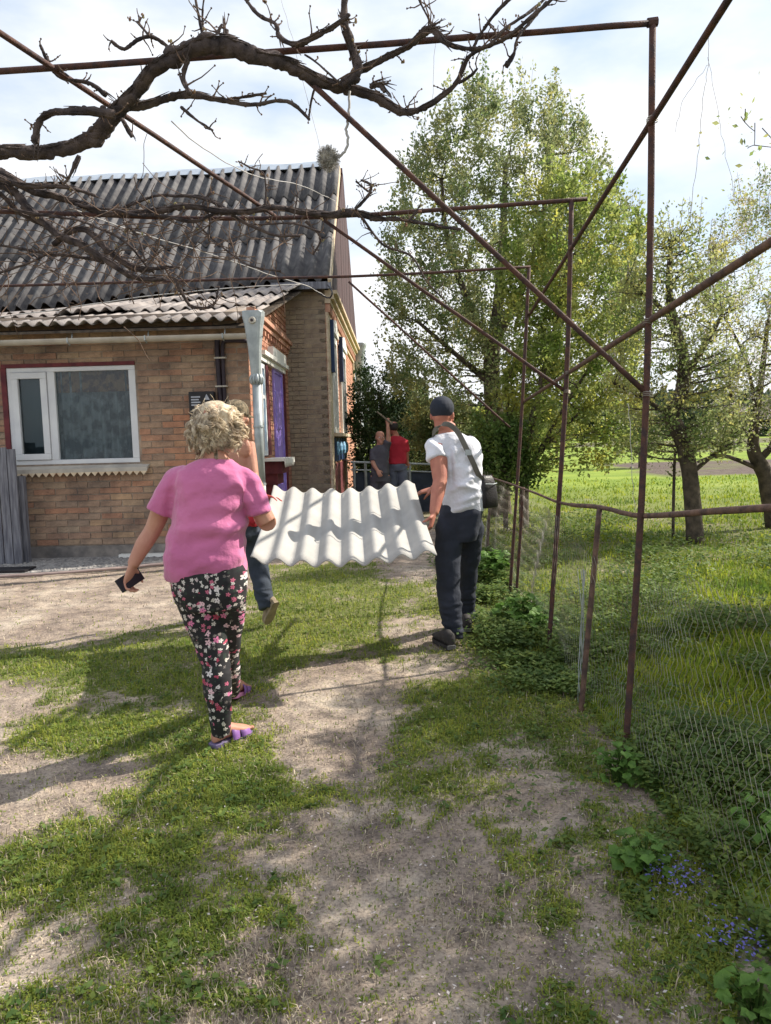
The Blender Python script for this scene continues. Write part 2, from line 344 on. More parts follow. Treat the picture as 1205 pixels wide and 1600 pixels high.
def floral_mat():
    m_ = bpy.data.materials.new('floral_leggings'); m_.use_nodes = True; n = m_.node_tree; L = n.links
    b = n.nodes['Principled BSDF']; b.inputs['Roughness'].default_value = 0.8
    t = n.nodes.new('ShaderNodeTexCoord'); base = None
    def layer(scale, off, thr, cols, rad, prev):
        mp_ = n.nodes.new('ShaderNodeMapping'); mp_.inputs['Scale'].default_value = (scale, scale * 0.45, scale); mp_.inputs['Location'].default_value = off
        L.new(t.outputs['Object'], mp_.inputs[0])
        v = n.nodes.new('ShaderNodeTexVoronoi'); v.voronoi_dimensions = '3D'; v.inputs['Scale'].default_value = 1; v.inputs['Randomness'].default_value = 0.85; L.new(mp_.outputs[0], v.inputs['Vector'])
        sb = n.nodes.new('ShaderNodeVectorMath'); sb.operation = 'SUBTRACT'; L.new(mp_.outputs[0], sb.inputs[0]); L.new(v.outputs['Position'], sb.inputs[1])
        sx = n.nodes.new('ShaderNodeSeparateXYZ'); L.new(sb.outputs[0], sx.inputs[0])
        def mth(op, a, bb=None):
            q = n.nodes.new('ShaderNodeMath'); q.operation = op
            for i, z in enumerate((a, bb)):
                if z is None: continue
                if isinstance(z, (int, float)): q.inputs[i].default_value = z
                else: L.new(z, q.inputs[i])
            return q.outputs[0]
        ang = mth('ARCTAN2', sx.outputs['Z'], sx.outputs['X'])
        pet = mth('ABSOLUTE', mth('COSINE', mth('MULTIPLY', ang, 2.5)))
        r = mth('SQRT', mth('ADD', mth('MULTIPLY', sx.outputs['X'], sx.outputs['X']), mth('MULTIPLY', sx.outputs['Z'], sx.outputs['Z'])))
        lim = mth('ADD', mth('MULTIPLY', pet, rad * 0.62), rad * 0.38)
        sc = n.nodes.new('ShaderNodeSeparateColor'); L.new(v.outputs['Color'], sc.inputs[0])
        mask = mth('MULTIPLY', mth('LESS_THAN', r, lim), mth('GREATER_THAN', sc.outputs[0], thr))
        mask = mth('MULTIPLY', mask, mth('GREATER_THAN', r, rad * 0.13))
        rp = n.nodes.new('ShaderNodeValToRGB'); el = rp.color_ramp.elements; rp.color_ramp.interpolation = 'CONSTANT'
        while len(el) < len(cols): el.new(0.5)
        for i, cc in enumerate(cols): el[i].position = i / len(cols); el[i].color = (*cc, 1)
        L.new(sc.outputs[1], rp.inputs[0])
        mx_ = n.nodes.new('ShaderNodeMix'); mx_.data_type = 'RGBA'; L.new(mask, mx_.inputs[0])
        if prev is None: mx_.inputs[6].default_value = (0.012, 0.011, 0.014, 1)
        else: L.new(prev, mx_.inputs[6])
        L.new(rp.outputs[0], mx_.inputs[7]); return mx_.outputs[2]
    c1 = layer(50, (0.3, 0.2, 0.1), 0.6, [(0.02, 0.035, 0.025), (0.16, 0.14, 0.13), (0.012, 0.02, 0.018)], 0.42, None)
    c2 = layer(44, (3.3, 1.2, 5.1), 0.67, [(0.62, 0.58, 0.55), (0.5, 0.42, 0.42), (0.60, 0.55, 0.5), (0.5, 0.12, 0.2)], 0.5, c1)
    c3 = layer(27, (9.3, 4.2, 2.1), 0.80, [(0.62, 0.18, 0.34), (0.66, 0.6, 0.6), (0.40, 0.05, 0.1), (0.7, 0.45, 0.5)], 0.46, c2)
    L.new(c3, b.inputs['Base Color']); return m_
M['floral'] = floral_mat()
# ------------------------------------------------------------ ground
# photo-space patches (cx, cy, rx, ry, amount) describing where grass grows and where soil is trodden bare
PATCH = [(330, 1050, 260, 62, .95), (60, 1040, 150, 28, .8), (120, 1145, 150, 30, .7), (300, 1150, 220, 40, .8), (260, 1235, 210, 55, .85), (500, 1010, 110, 45, .5),
         (420, 1215, 70, 55, .5), (120, 1330, 150, 60, .6), (60, 1420, 120, 60, .34), (560, 930, 130, 55, .75), (470, 905, 90, 40, .7), (640, 930, 60, 30, .45), (710, 1150, 150, 90, .62), (760, 1090, 90, 50, .55), (620, 1210, 60, 40, .4),
         (250, 1450, 130, 60, .35), (200, 1550, 200, 60, .32), (640, 1300, 50, 30, .3), (560, 1560, 80, 40, .3), (380, 1560, 90, 50, .3), (830, 1370, 60, 50, .35), (880, 1440, 60, 40, .4), (420, 960, 60, 40, .7),
         (760, 950, 40, 60, .8), (820, 1010, 60, 60, .9), (870, 1110, 60, 70, .9), (930, 1230, 60, 70, .8), (1010, 1350, 70, 80, .8), (1090, 1480, 90, 90, .9), (1180, 1590, 90, 60, .9), (260, 965, 60, 18, .35), (200, 985, 90, 15, .35), (720, 1010, 60, 22, .5)]
BARE = [(120, 940, 190, 48, 1.2), (15, 1098, 50, 18, .9), (80, 1210, 130, 24, 1.0), (60, 1255, 120, 26, .9), (520, 1120, 90, 90, .7), (560, 1060, 110, 30, .8), (640, 890, 45, 22, .7), (620, 960, 26, 40, .35), (520, 1180, 130, 40, .45), (850, 1250, 90, 50, .6), (520, 1370, 130, 70, .35), (690, 1480, 230, 110, .35), (370, 1040, 60, 10, .3)]
def grass_mask(X, Y):
    px, py = proj(X, Y, np.zeros_like(X))
    m_ = np.full(X.shape, 0.16)
    out = (px < -60) | (py > 1700) | (Y < 1.0)
    m_ = np.where(out, 0.5, m_)
    for cx, cy, rx, ry, a in PATCH: m_ = m_ + a * np.exp(-(((px - cx) / rx) ** 2 + ((py - cy) / ry) ** 2) ** 1.3)
    for cx, cy, rx, ry, a in BARE: m_ = m_ - a * np.exp(-(((px - cx) / rx) ** 2 + ((py - cy) / ry) ** 2) ** 1.3)
    fence = 1.12
    m_ = np.where(X > fence - 0.05, 0.95, m_)
    n1 = vnoise(X * 2.3 + 20, Y * 2.3 + 3, 3, 4); n2 = vnoise(X * 9 + 7, Y * 9, 5, 3)
    n3 = vnoise(X * 28 + 3, Y * 28, 8, 2)
    m_ = m_ * .85 + (n1 - 0.5) * 1.15 + (n2 - 0.5) * 0.95 + (n3 - .5) * .5 + .06
    m_ = np.where((Y > 9.2) & (X < 1.0) & (Y < 30), m_ - 0.3, m_)
    return np.clip(m_, 0, 1)
def gz(X, Y):
    f = np.clip((Y - 0.5) / 3, 0, 1) * np.clip((60 - Y) / 40, 0, 1)
    return (vnoise(X * 1.3, Y * 1.3, 9, 3) - 0.5) * 0.05 + (vnoise(X * 11, Y * 11, 12, 3) - 0.5) * 0.016 * np.clip(12 - Y, 0, 1)
gzs = lambda x, y: float(gz(np.array([x]), np.array([y]))[0])

def spaced(lo, hi, d0, grow, center=None):
    out = [lo]; 
    while out[-1] < hi: out.append(out[-1] + d0 * (1 + grow * max(0, out[-1] - (center or lo))))
    return np.array(out)
ys = np.concatenate([[-30, -15, -8, -4, -2, -0.5], np.arange(0.6, 6, 0.028), np.arange(6, 12, 0.06), np.geomspace(12, 1500, 90)])
xs = np.concatenate([-np.geomspace(900, 4.4, 50), np.arange(-4.3, 2.6, 0.032), np.geomspace(2.65, 900, 60)])
XX, YY = np.meshgrid(xs, ys)
ZZ = gz(XX, YY)
gm = grass_mask(XX, YY)
till = np.zeros_like(XX)
till = np.maximum(till, ((YY > 27) & (YY < 41) & (XX > 9 + 0.05 * YY) & (XX < 60)) * 1.0)
till = np.maximum(till, ((YY > 105) & (YY < 175)) * 0.8)
till = np.maximum(till, ((YY > 60) & (YY < 74) & (XX > 25)) * 0.5)
till = till * np.clip(0.5 + (vnoise(XX * 0.5, YY * 0.5, 21, 3)) * 1.0, 0, 1)
nx, ny = len(xs), len(ys)
idx = np.arange(nx * ny).reshape(ny, nx)
F = np.stack([idx[:-1, :-1], idx[:-1, 1:], idx[1:, 1:], idx[1:, :-1]], -1).reshape(-1, 4)
me = np_mesh('ground', np.stack([XX, YY, ZZ], -1).reshape(-1, 3), F, {'grass': gm.ravel(), 'till': till.ravel()})
def ground_mat():
    m_ = bpy.data.materials.new('soil_and_turf'); m_.use_nodes = True; n = m_.node_tree; L = n.links; b = n.nodes['Principled BSDF']
    b.inputs['Roughness'].default_value = 0.95; b.inputs['Specular IOR Level'].default_value = 0.15
    t = n.nodes.new('ShaderNodeTexCoord')
    def ns(s, d, r=0.6):
        q = n.nodes.new('ShaderNodeTexNoise'); q.inputs['Scale'].default_value = s; q.inputs['Detail'].default_value = d; q.inputs['Roughness'].default_value = r; L.new(t.outputs['Object'], q.inputs['Vector']); return q.outputs['Fac']
    def ramp(src, *st):
        q = n.nodes.new('ShaderNodeValToRGB'); el = q.color_ramp.elements
        while len(el) < len(st): el.new(0.5)
        for i, (p, c) in enumerate(st): el[i].position = p; el[i].color = (*c, 1)
        L.new(src, q.inputs[0]); return q.outputs[0]
    def mix(f, a, c, bt='MIX'):
        q = n.nodes.new('ShaderNodeMix'); q.data_type = 'RGBA'; q.blend_type = bt
        if isinstance(f, float): q.inputs[0].default_value = f
        else: L.new(f, q.inputs[0])
        L.new(a, q.inputs[6]); L.new(c, q.inputs[7]); return q.outputs[2]
    soil = ramp(ns(1.6, 8), (0.32, (0.21, 0.165, 0.14)), (0.5, (0.34, 0.275, 0.225)), (0.66, (0.47, 0.40, 0.33)))
    crumbs = ramp(ns(75, 5), (0.34, (0.55, 0.53, 0.52)), (0.5, (1, 1, 1)), (0.66, (1.15, 1.13, 1.1)))
    soil = mix(1.0, soil, crumbs, 'MULTIPLY')
    soil = mix(1.0, soil, ramp(ns(7, 8, .7), (0.36, (0.55, 0.55, 0.57)), (0.5, (.95, .95, .95)), (0.64, (1.2, 1.18, 1.14))), 'MULTIPLY')
    turf = ramp(ns(28, 6), (0.32, (0.07, 0.075, 0.03)), (0.5, (0.14, 0.155, 0.05)), (0.70, (0.24, 0.23, 0.11)))
    ag = n.nodes.new('ShaderNodeAttribute'); ag.attribute_name = 'grass'
    ad = n.nodes.new('ShaderNodeMath'); ad.operation = 'MULTIPLY_ADD'; L.new(ns(40, 5), ad.inputs[0]); ad.inputs[1].default_value = 1.1; L.new(ag.outputs['Fac'], ad.inputs[2])
    fr = ramp(ad.outputs[0], (0.0, (0, 0, 0)), (0.92, (0, 0, 0)), (1.0, (1, 1, 1)))
    mr = n.nodes.new('ShaderNodeMapRange'); mr.inputs['From Min'].default_value = 0.88; mr.inputs['From Max'].default_value = 1.25; L.new(ad.outputs[0], mr.inputs[0])
    c = mix(mr.outputs[0], soil, turf)
    ps = n.nodes.new('ShaderNodeSeparateXYZ'); L.new(t.outputs['Object'], ps.inputs[0])
    fm = n.nodes.new('ShaderNodeMapRange'); fm.inputs['From Min'].default_value = 12; fm.inputs['From Max'].default_value = 24; L.new(ps.outputs['Y'], fm.inputs[0])
    field = ramp(ns(0.35, 7), (0.3, (0.11, 0.17, 0.025)), (0.55, (0.21, 0.28, 0.04)), (0.75, (0.30, 0.33, 0.07)))
    c = mix(fm.outputs[0], c, field)
    at = n.nodes.new('ShaderNodeAttribute'); at.attribute_name = 'till'
    tl = ramp(ns(3, 8), (0.35, (0.07, 0.05, 0.045)), (0.65, (0.15, 0.115, 0.10)))
    c = mix(at.outputs['Fac'], c, tl)
    L.new(c, b.inputs['Base Color'])
    bp = n.nodes.new('ShaderNodeBump'); bp.inputs['Strength'].default_value = 0.9; bp.inputs['Distance'].default_value = 0.012
    h = n.nodes.new('ShaderNodeMath'); h.operation = 'ADD'; L.new(ns(55, 6, 0.7), h.inputs[0]); L.new(ns(14, 4), h.inputs[1]); L.new(h.outputs[0], bp.inputs['Height']); L.new(bp.outputs[0], b.inputs['Normal'])
    return m_
g = put('ground', me, ground_mat(), smooth=True, loc=(0, 0, 0)); tag(g, kind='structure')

# ------------------------------------------------------------ grass blades (stuff)
def blades(name, X, Y, h, w, mt, lean=0.5, label=None):
    n = len(X); Z = gz(X, Y)
    az = rng.random(n) * 2 * np.pi; la = rng.random(n) * lean
    dx, dy = np.cos(az), np.sin(az); la2 = la * 1.7
    tip = np.stack([X + dx * h * np.sin(la2), Y + dy * h * np.sin(la2), Z + h * np.cos(la2)], -1)
    mid = np.stack([X + dx * h * .45 * np.sin(la), Y + dy * h * .45 * np.sin(la), Z + h * .55 * np.cos(la)], -1)
    sx, sy = -dy * w / 2, dx * w / 2; zz = np.zeros(n)
    s3 = np.stack([sx, sy, zz], -1)
    b0 = np.stack([X, Y, Z - 0.004], -1)
    V = np.stack([b0 - s3, b0 + s3, mid + s3 * .85, mid - s3 * .85, tip], 1).reshape(-1, 3)
    k = np.arange(n)[:, None] * 5
    Fq = np.concatenate([k + np.array([0, 1, 2]), k + np.array([0, 2, 3]), k + np.array([3, 2, 4])], 0)
    var = np.repeat(rng.random(n), 5)
    o = put(name, np_mesh(name, V, Fq, {'var': var}), mt, loc=(0, 0, 0)); 
    return tag(o, label, 'grass', kind='stuff')
def leaflets(name, X, Y, Zup, s, mt, label, cat, tilt=0.6, base=True):
    n = len(X); Z = (gz(X, Y) if base else 0) + Zup
    az = rng.random(n) * 2 * np.pi
    a = np.stack([np.cos(az), np.sin(az), (rng.random(n) - .5) * tilt], -1); b = np.stack([-np.sin(az), np.cos(az), (rng.random(n) - .5) * tilt], -1)
    c = np.stack([X, Y, Z], -1); s = np.asarray(s)[:, None] if hasattr(s, '__len__') else s
    V = np.stack([c - a * s, c + b * s * .55, c + a * s, c - b * s * .55], 1).reshape(-1, 3)
    o = put(name, np_mesh(name, V, np.arange(n * 4).reshape(-1, 4), {'var': np.repeat(rng.random(n), 4)}), mt, loc=(0, 0, 0))
    return tag(o, label, cat, kind='stuff')
def sample_px(n, x0, x1, y0, y1):
    return unproj_ground(rng.uniform(x0, x1, n), rng.uniform(y0, y1, n))
HOUSE_Y = 9.3
X, Y = sample_px(620000, -250, 1150, 862, 1800)
keep = (X < 1.2) & (Y < 11) & (Y > 0.9) & ~((Y > HOUSE_Y) & (X < -1.7)); X, Y = X[keep], Y[keep]
gmv = grass_mask(X, Y); p = np.clip((gmv - 0.16) * 1.0, 0.03, .85) * (0.35 + 1.1 * vnoise(X * 45, Y * 45, 71, 2)); keep = rng.random(len(X)) < p; X, Y, gmv = X[keep], Y[keep], gmv[keep]
h = (0.012 + 0.022 * rng.random(len(X))) * (0.6 + 0.6 * gmv) * (1 + 0.1 * np.clip(Y - 4, 0, 8))
half = rng.random(len(X)) < 0.6
blades('short_grass', X[half], Y[half], h[half], (0.0028 + 0.0008 * Y[half]) * (0.8 + 0.6 * rng.random(half.sum())), M['grass'], 0.9, 'short patchy grass on the trodden yard')
leaflets('clover', X[~half], Y[~half], 0.006 + 0.012 * rng.random((~half).sum()), (0.003 + 0.0009 * Y[~half]) * (0.7 + 0.7 * rng.random((~half).sum())), M['grass'], 'tiny clover leaves mixed into the yard grass', 'clover')
X, Y = sample_px(70000, -250, 1150, 872, 1800); keep = (X < 1.1) & (Y < 9) & (Y > .9); X, Y = X[keep], Y[keep]
keep = rng.random(len(X)) < np.clip(vnoise(X * 3 + 2, Y * 3, 81, 3) * 1.8 - .55, .02, 1); X, Y = X[keep], Y[keep]
blades('dry_grass', X, Y, .015 + .035 * rng.random(len(X)), (.0020 + .0005 * Y) * (.6 + .6 * rng.random(len(X))), M['straw'], 1.35, 'straw-coloured dead grass blades between the green ones')
X, Y = sample_px(3000, -250, 1150, 890, 1800); keep = (X < 1.1) & (Y < 8) & (Y > .9); X, Y = X[keep], Y[keep]; keep = rng.random(len(X)) < grass_mask(X, Y) ** 2; X, Y = X[keep], Y[keep]
Xr = np.repeat(X, 9); Yr_ = np.repeat(Y, 9); leaflets('yard_weeds', Xr + rng.normal(size=len(Xr)) * .014, Yr_ + rng.normal(size=len(Xr)) * .014, .008 + .018 * rng.random(len(Xr)), .009 + .008 * rng.random(len(Xr)), M['weed'], 'small rosettes of broad-leaved weeds scattered in the yard', 'weeds', .9)
# crumbs, petals and dry bits
X, Y = sample_px(36000, -200, 1150, 870, 1750); keep = (X < 1.25) & (Y < 9.2); X, Y = X[keep], Y[keep]
keep = rng.random(len(X)) < np.clip(vnoise(X * 1.8, Y * 1.8, 41, 3) * 1.6 - 0.35, 0.05, 1); X, Y = X[keep], Y[keep]
leaflets('dry_litter', X, Y, 0.004 + 0.006 * rng.random(len(X)), (0.0022 + 0.0006 * Y) * (0.5 + rng.random(len(X))), M['straw'], 'dry leaf bits and stalks scattered on the yard soil', 'leaf litter', 0.9)
X, Y = sample_px(900, -200, 1150, 1000, 1750); keep = (X < 1.25); X, Y = X[keep], Y[keep]
leaflets('fallen_petals', X, Y, 0.008 + 0.01 * rng.random(len(X)), 0.004 + 0.004 * rng.random(len(X)), M['blossom'], 'fallen pale petals on the yard', 'petals', 0.5)
# meadow behind the fence
X, Y = sample_px(330000, 720, 1650, 725, 1700); keep = (X > 1.1 + 0.03 * Y * (Y > 7)) & (Y < 26) & (Y > 0.8); X, Y = X[keep], Y[keep]
hn = vnoise(X * 1.1, Y * 1.1, 33, 4); keep = rng.random(len(X)) < np.clip(hn * 1.8 - 0.2, 0.15, 1); X, Y, hn = X[keep], Y[keep], hn[keep]
h = (0.03 + 0.09 * rng.random(len(X))) * (0.35 + hn); blades('meadow_grass', X, Y, h, (0.003 + 0.0010 * Y) * (0.8 + 0.6 * rng.random(len(X))), M['meadow'], 0.7, 'tall bright grass of the garden behind the wire fence')
X, Y = sample_px(300000, 760, 1500, 760, 1700); keep = (X > 1.05) & (Y < 14) & (Y > 0.8); X, Y = X[keep], Y[keep]
hn = vnoise(X * 1.6 + 9, Y * 1.6, 37, 4); keep = rng.random(len(X)) < np.clip((hn - 0.40) * 5, 0.04, 1) * np.clip(1.4 - (X - 1.1) * .25, .25, 1); X, Y, hn = X[keep], Y[keep], hn[keep]
leaflets('garden_weeds', X, Y, 0.01 + 0.22 * rng.random(len(X)) * hn, (0.006 + 0.0022 * Y) * (0.6 + 0.8 * rng.random(len(X))), M['weed'], 'low broad-leaved weeds under the garden grass', 'weeds', 1.0)
# weeds along the foot of the fence, on the yard side
X = rng.normal(1.0, 0.19, 60000); Y = rng.uniform(0.9, 9.5, 60000)
hn = vnoise(X * 2.5 + 4, Y * 2.5, 51, 3); keep = (rng.random(len(X)) < np.clip((hn - 0.38) * 4, 0.03, 1)) & (X > 0.45) & (X < 1.6); X, Y, hn = X[keep], Y[keep], hn[keep]
leaflets('fence_weeds', X, Y, 0.008 + 0.11 * rng.random(len(X)) * hn * (1 + 0.9 * (Y > 5)), (0.006 + 0.0022 * Y) * (0.6 + 0.8 * rng.random(len(X))), M['weed'], 'creeping weeds along the foot of the wire fence', 'weeds', 1.0)
X = rng.normal(1.0, 0.06, 260) ; Y = np.concatenate([rng.normal(2.32, 0.05, 130), rng.normal(2.02, 0.05, 130)]); X[:130] -= .08
leaflets('ground_ivy_flowers', X, Y, 0.02 + 0.06 * rng.random(260), 0.004 + 0.003 * rng.random(260), M['violet'], 'small violet flowers in the weeds by the near fence', 'flowers', 1.0)
# crumbling apron at the annexe wall
def slabmesh(name, pts, z0, z1, mt, label=None, kind='structure'):
    b = MB(); n = len(pts); b.add([(p[0], p[1], z0) for p in pts] + [(p[0], p[1], z1) for p in pts], [tuple(range(n, 2 * n))] + [(i, (i + 1) % n, n + (i + 1) % n, n + i) for i in range(n)])
    o = b.build(name, mt, loc=(0, 0, 0)); return tag(o, label, kind=kind)
e = [(-6.8, 9.0), (-5.2, 8.75), (-4.4, 8.8), (-3.6, 9.0), (-3.0, 9.35), (-2.4, 9.6), (-1.5, 9.75)]
slabmesh('path', e + [(-1.5, 14), (-6.8, 10.6)], -0.05, 0.045, M['conc'])
X = rng.uniform(-5.6, -2.2, 5200); Y = rng.uniform(8.8, 9.95, 5200)
b = MB()
for i in range(2400):
    x, y = rng.uniform(-5.6, -1.9), rng.uniform(8.9, 9.95)
    s = rng.uniform(0.008, 0.03); 
    if y < np.interp(x, [q[0] for q in e], [q[1] for q in e]): continue
    b.ball((x, y, 0.045), s, 5, (1, rng.uniform(.6, 1.3), rng.uniform(.3, .6)))
tag(b.build('rubble', M['conc'], loc=(0, 0, 0)), 'crumbled mortar rubble on the apron below the wall', 'rubble', kind='stuff')
b = MB(); hp = [Vector((x, y - 0.05, 0.035 + gzs(x, y))) for x, y in e]
b.tube(smooth_path(hp, 5, 0.003), 0.018, 8)
tag(b.build('garden_hose', M['hose'], smooth=True), 'thin reddish hose lying along the edge of the apron', 'hose')
# ------------------------------------------------------------ the brick house
PSI = R(1.0)
eu = Vector((math.cos(PSI), -math.sin(PSI), 0)); ev = Vector((math.sin(PSI), math.cos(PSI), 0)); ez = Vector((0, 0, 1))
O = A(390, 600, 10.0); O.z = 0
def isect(P, d, px, py):
    q = ray(px, py); t = q.x / q.y
    return (t * P.y - P.x) / (d.x - t * d.y)
L1 = isect(O, ev, 450, 600); PM = O + ev * L1
W1 = isect(PM, eu, 512, 600); Q = PM + eu * W1
D1 = isect(Q, ev, 553, 600); QB = Q + ev * D1
P3 = lambda u, v, z: O + eu * u + ev * v + ez * z
house = thing('brick_house', 'old orange brick village house with dark corrugated slate roof, left of the path', 'house', O)
def hbox(u0, u1, v0, v1, z0, z1, mb=None, c=0.0):
    mb = mb or MB(); return mb.box(P3(u0, v0, z0), (u1 - u0, v1 - v0, z1 - z0), eu, ev, ez, c)
nF = -ev; nS = eu
fz = lambda px, py: (on_plane(px, py, O, nF) - O).dot(eu), 
def front_uz(px, py):
    p = on_plane(px, py, O, nF); return (p - O).dot(eu), p.z
def side_vz(px, py, base=O):
    p = on_plane(px, py, base, nS); return (p - base).dot(ev), p.z
uL = (front_uz(3, 578)[0] + front_uz(27, 727)[0]) / 2; uR = (front_uz(207, 570)[0] + front_uz(222, 722)[0]) / 2
zT = (front_uz(3, 577)[1] + front_uz(207, 569)[1]) / 2; zB = (front_uz(27, 727)[1] + front_uz(222, 722)[1]) / 2
ZE = front_uz(200, 506)[1] + 0.12      # top of the annexe wall
UE = -6.5
# annexe front wall with its opening
wall = MB()
hbox(UE, uL, 0.0065, 0.3, 0, ZE, wall); hbox(uR, 0, 0.0065, 0.3, 0, ZE, wall); hbox(uL, uR, 0.0065, 0.3, 0, zB, wall); hbox(uL, uR, 0.0065, 0.3, zT, ZE, wall)
fw = wall.build('wall', M['mortar'], house)
pl = MB(); hbox(UE, -0.0, -0.03, 0.012, 0, 0.2, pl); pl.build('plinth', M['plinth'], fw)
bl, bh, jt = 0.288, 0.0745, 0.0115
variants = []
for k in range(8):
    mb = MB(); j = lambda s=0.003: random.uniform(-s, s)
    x, y, z = bl / 2, 0.011, bh / 2
    c8 = [Vector((sx * x + j(.004), sy * y + j(.0015), sz * z + j())) for sz in (-1, 1) for sx, sy in ((-1, -1), (1, -1), (1, 1), (-1, 1))]
    mb.add(c8, [(0, 3, 2, 1), (4, 5, 6, 7), (0, 1, 5, 4), (1, 2, 6, 5), (2, 3, 7, 6), (3, 0, 4, 7)])
    me_ = mb.mesh('brick'); me_.materials.append(M['brick']); variants.append(me_)
slots = []
row = 0; z = 0.215
while z + bh < ZE - 0.02:
    off = (bl + jt) * (0.5 if row % 2 else 0) + random.uniform(-.02, .02)
    u = -0.002 - bl / 2 + (bl + jt) / 2 * (row % 2) - 0.0
    cells = []
    edge = 0.0
    if row % 2: cells.append((-bl / 4 - 0.0, 0.5)); edge = -bl / 2 - jt
    while edge > UE + bl:
        cells.append((edge - bl / 2, 1.0)); edge -= bl + jt
    for uc, sc in cells:
        w = bl * sc / 2
        a0, a1 = uc - w, uc + w; zc0, zc1 = z, z + bh
        if zc1 > zB - 0.005 and zc0 < zT + 0.02 and a1 > uL - 0.02 and a0 < uR + 0.02:
            # cut the brick at the opening
            if a0 < uL - 0.06: a1 = uL - 0.02
            elif a1 > uR + 0.06: a0 = uR + 0.02
            else: continue
        if a1 - a0 < 0.05: continue
        slots.append(((a0 + a1) / 2, (zc0 + zc1) / 2, (a1 - a0) / bl))
    z += bh + jt; row += 1
vis = []; rest = []
for s in slots:
    x_, y_ = proj(np.array([P3(s[0], 0, 0).x]), np.array([P3(s[0], 0, 0).y]), np.array([s[1]]))
    (vis if (x_[0] > -18 and not (y_[0] > 640 and x_[0] > 262)) else rest).append(s)
vis.sort(key=lambda s: -s[2] - random.random() * 0.05 + (1 if s[1] > ZE - 0.2 else 0)); rest += vis[300:]; vis = vis[:300]
RZ = Matrix.Rotation(-PSI, 4, 'Z')
for (uc, zc, sc) in vis:
    o = bpy.data.objects.new('brick', random.choice(variants)); COL.objects.link(o); o.parent = fw
    o.location = P3(uc, random.uniform(.003, .011), zc + random.uniform(-.002, .002)) - O
    o.rotation_euler = (random.uniform(-.01, .01), random.uniform(-.008, .008), -PSI + random.uniform(-.008, .008)); o.scale = (sc * random.uniform(.965, 1.01), 1, random.uniform(.94, 1.03))
mb = MB()
for (uc, zc, sc) in rest: hbox(uc - bl * sc / 2, uc + bl * sc / 2, -.003 + random.uniform(-.003, .003), .012, zc - bh / 2, zc + bh / 2, mb, random.random())
tag(mb.build('brickwork', M['brickv'], fw, attr=True), kind='stuff')
# annexe side wall (sunlit), with courses as joined brickwork
def side_brick(mb, base, v0, v1, z0, z1, holes=(), out=0.0, bl_=0.25, bh_=0.066, jt_=0.011):
    z = z0; r = 0
    while z + bh_ <= z1 + 0.001:
        v = v0 - (bl_ / 2 if r % 2 else 0)
        while v < v1:
            a, b_ = max(v, v0), min(v + bl_, v1); v += bl_ + jt_
            if b_ - a < 0.03: continue
            if any(b_ > h[0] and a < h[1] and z + bh_ > h[2] and z < h[3] for h in holes):
                for h in holes:
                    if b_ > h[0] and a < h[1] and z + bh_ > h[2] and z < h[3]:
                        if a < h[0] - 0.04: b_ = h[0]
                        elif b_ > h[1] + 0.04: a = h[1]
                        else: a = b_
                if b_ - a < 0.03: continue
            mb.box(base + ev * a + ez * z + eu * (out - 0.01), (0.014 + random.uniform(0, .004), b_ - a, bh_), eu, ev, ez, random.random())
        z += bh_ + jt_; r += 1
wv0, wzt = side_vz(404, 566); wv1, _ = side_vz(413, 640); dv0, dzt = side_vz(424, 572); dv1, _ = side_vz(441, 640)
_, wzb = side_vz(410, 712)
roofz_at = lambda v: ZE + (v / L1) * 1.0
sw = MB(); hbox(-0.3, -0.012, 0.0, L1, 0, ZE, sw)
sw.add([P3(-0.3, 0, ZE), P3(-0.012, 0, ZE), P3(-0.012, L1, ZE), P3(-0.3, L1, ZE), P3(-0.3, L1, ZE + .95), P3(-0.012, L1, ZE + .95)], [(1, 2, 5), (0, 4, 3), (0, 1, 5, 4), (2, 3, 4, 5)])
sw.build('wall', M['mortar'], house)
mb = MB(); side_brick(mb, O, 0.0, L1, 0.1, ZE - .02, [(wv0, wv1, wzb, wzt), (dv0, dv1, 0, dzt)])
for k in range(10): side_brick(mb, O, (k + 1.3) * L1 / 11, L1, ZE - 0.02 + k * .083, ZE + 0.06 + k * .083)
tag(mb.build('brickwork', M['bricko'], house, attr=True), kind='stuff')
# moulded brick cornices over the window and the door
_, c1a = side_vz(408, 513); _, c1b = side_vz(446, 534)
cz = (c1a + c1b) / 2
mb = MB(); hbox(0, .07, 0.0, L1 - .02, cz - .08, cz, mb, .9); hbox(0, .11, 0.0, L1 - .02, cz, cz + .06, mb, .9)
for k in range(14): hbox(0, .05, .05 + k * L1 / 14, .05 + k * L1 / 14 + .1, cz - .16, cz - .082, mb, .7)
mb.build('cornice', M['bricko'], house, attr=True)
mb = MB(); hbox(0, .07, wv0 - .15, dv1 + .1, wzt + .02, wzt + .1, mb); hbox(0, .12, wv0 - .1, dv1 + .16, wzt + .1, wzt + .16, mb); 
hbox(0, .09, dv0 - .3, dv1 + .1, wzt + .17, wzt + .32, mb)
mb.build('lintel', M['white'], house)
win = MB(); 
hbox(-.02, .035, wv0, wv0 + .07, wzb, wzt, win); hbox(-.02, .035, wv1 - .07, wv1, wzb, wzt, win); hbox(-.02, .035, wv0 + .07, wv1 - .07, wzt - .07, wzt, win); hbox(-.02, .035, wv0 + .07, wv1 - .07, wzb, wzb + .07, win); hbox(-.02, .03, wv0 + .07, wv1 - .07, wzt - .5, wzt - .45, win)
wo_ = win.build('window', M['pvc'], house); MB().box(P3(-.008, wv0 + .07, wzb + .07), (.012, wv1 - wv0 - .14, wzt - wzb - .14), eu, ev, ez).build('pane', M['lblue'], wo_)
mb = MB(); hbox(0, .045, wv1 + .01, wv1 + (dv0 - wv1) * .32, wzb, wzt, mb); mb.build('window_surround', M['red'], house)
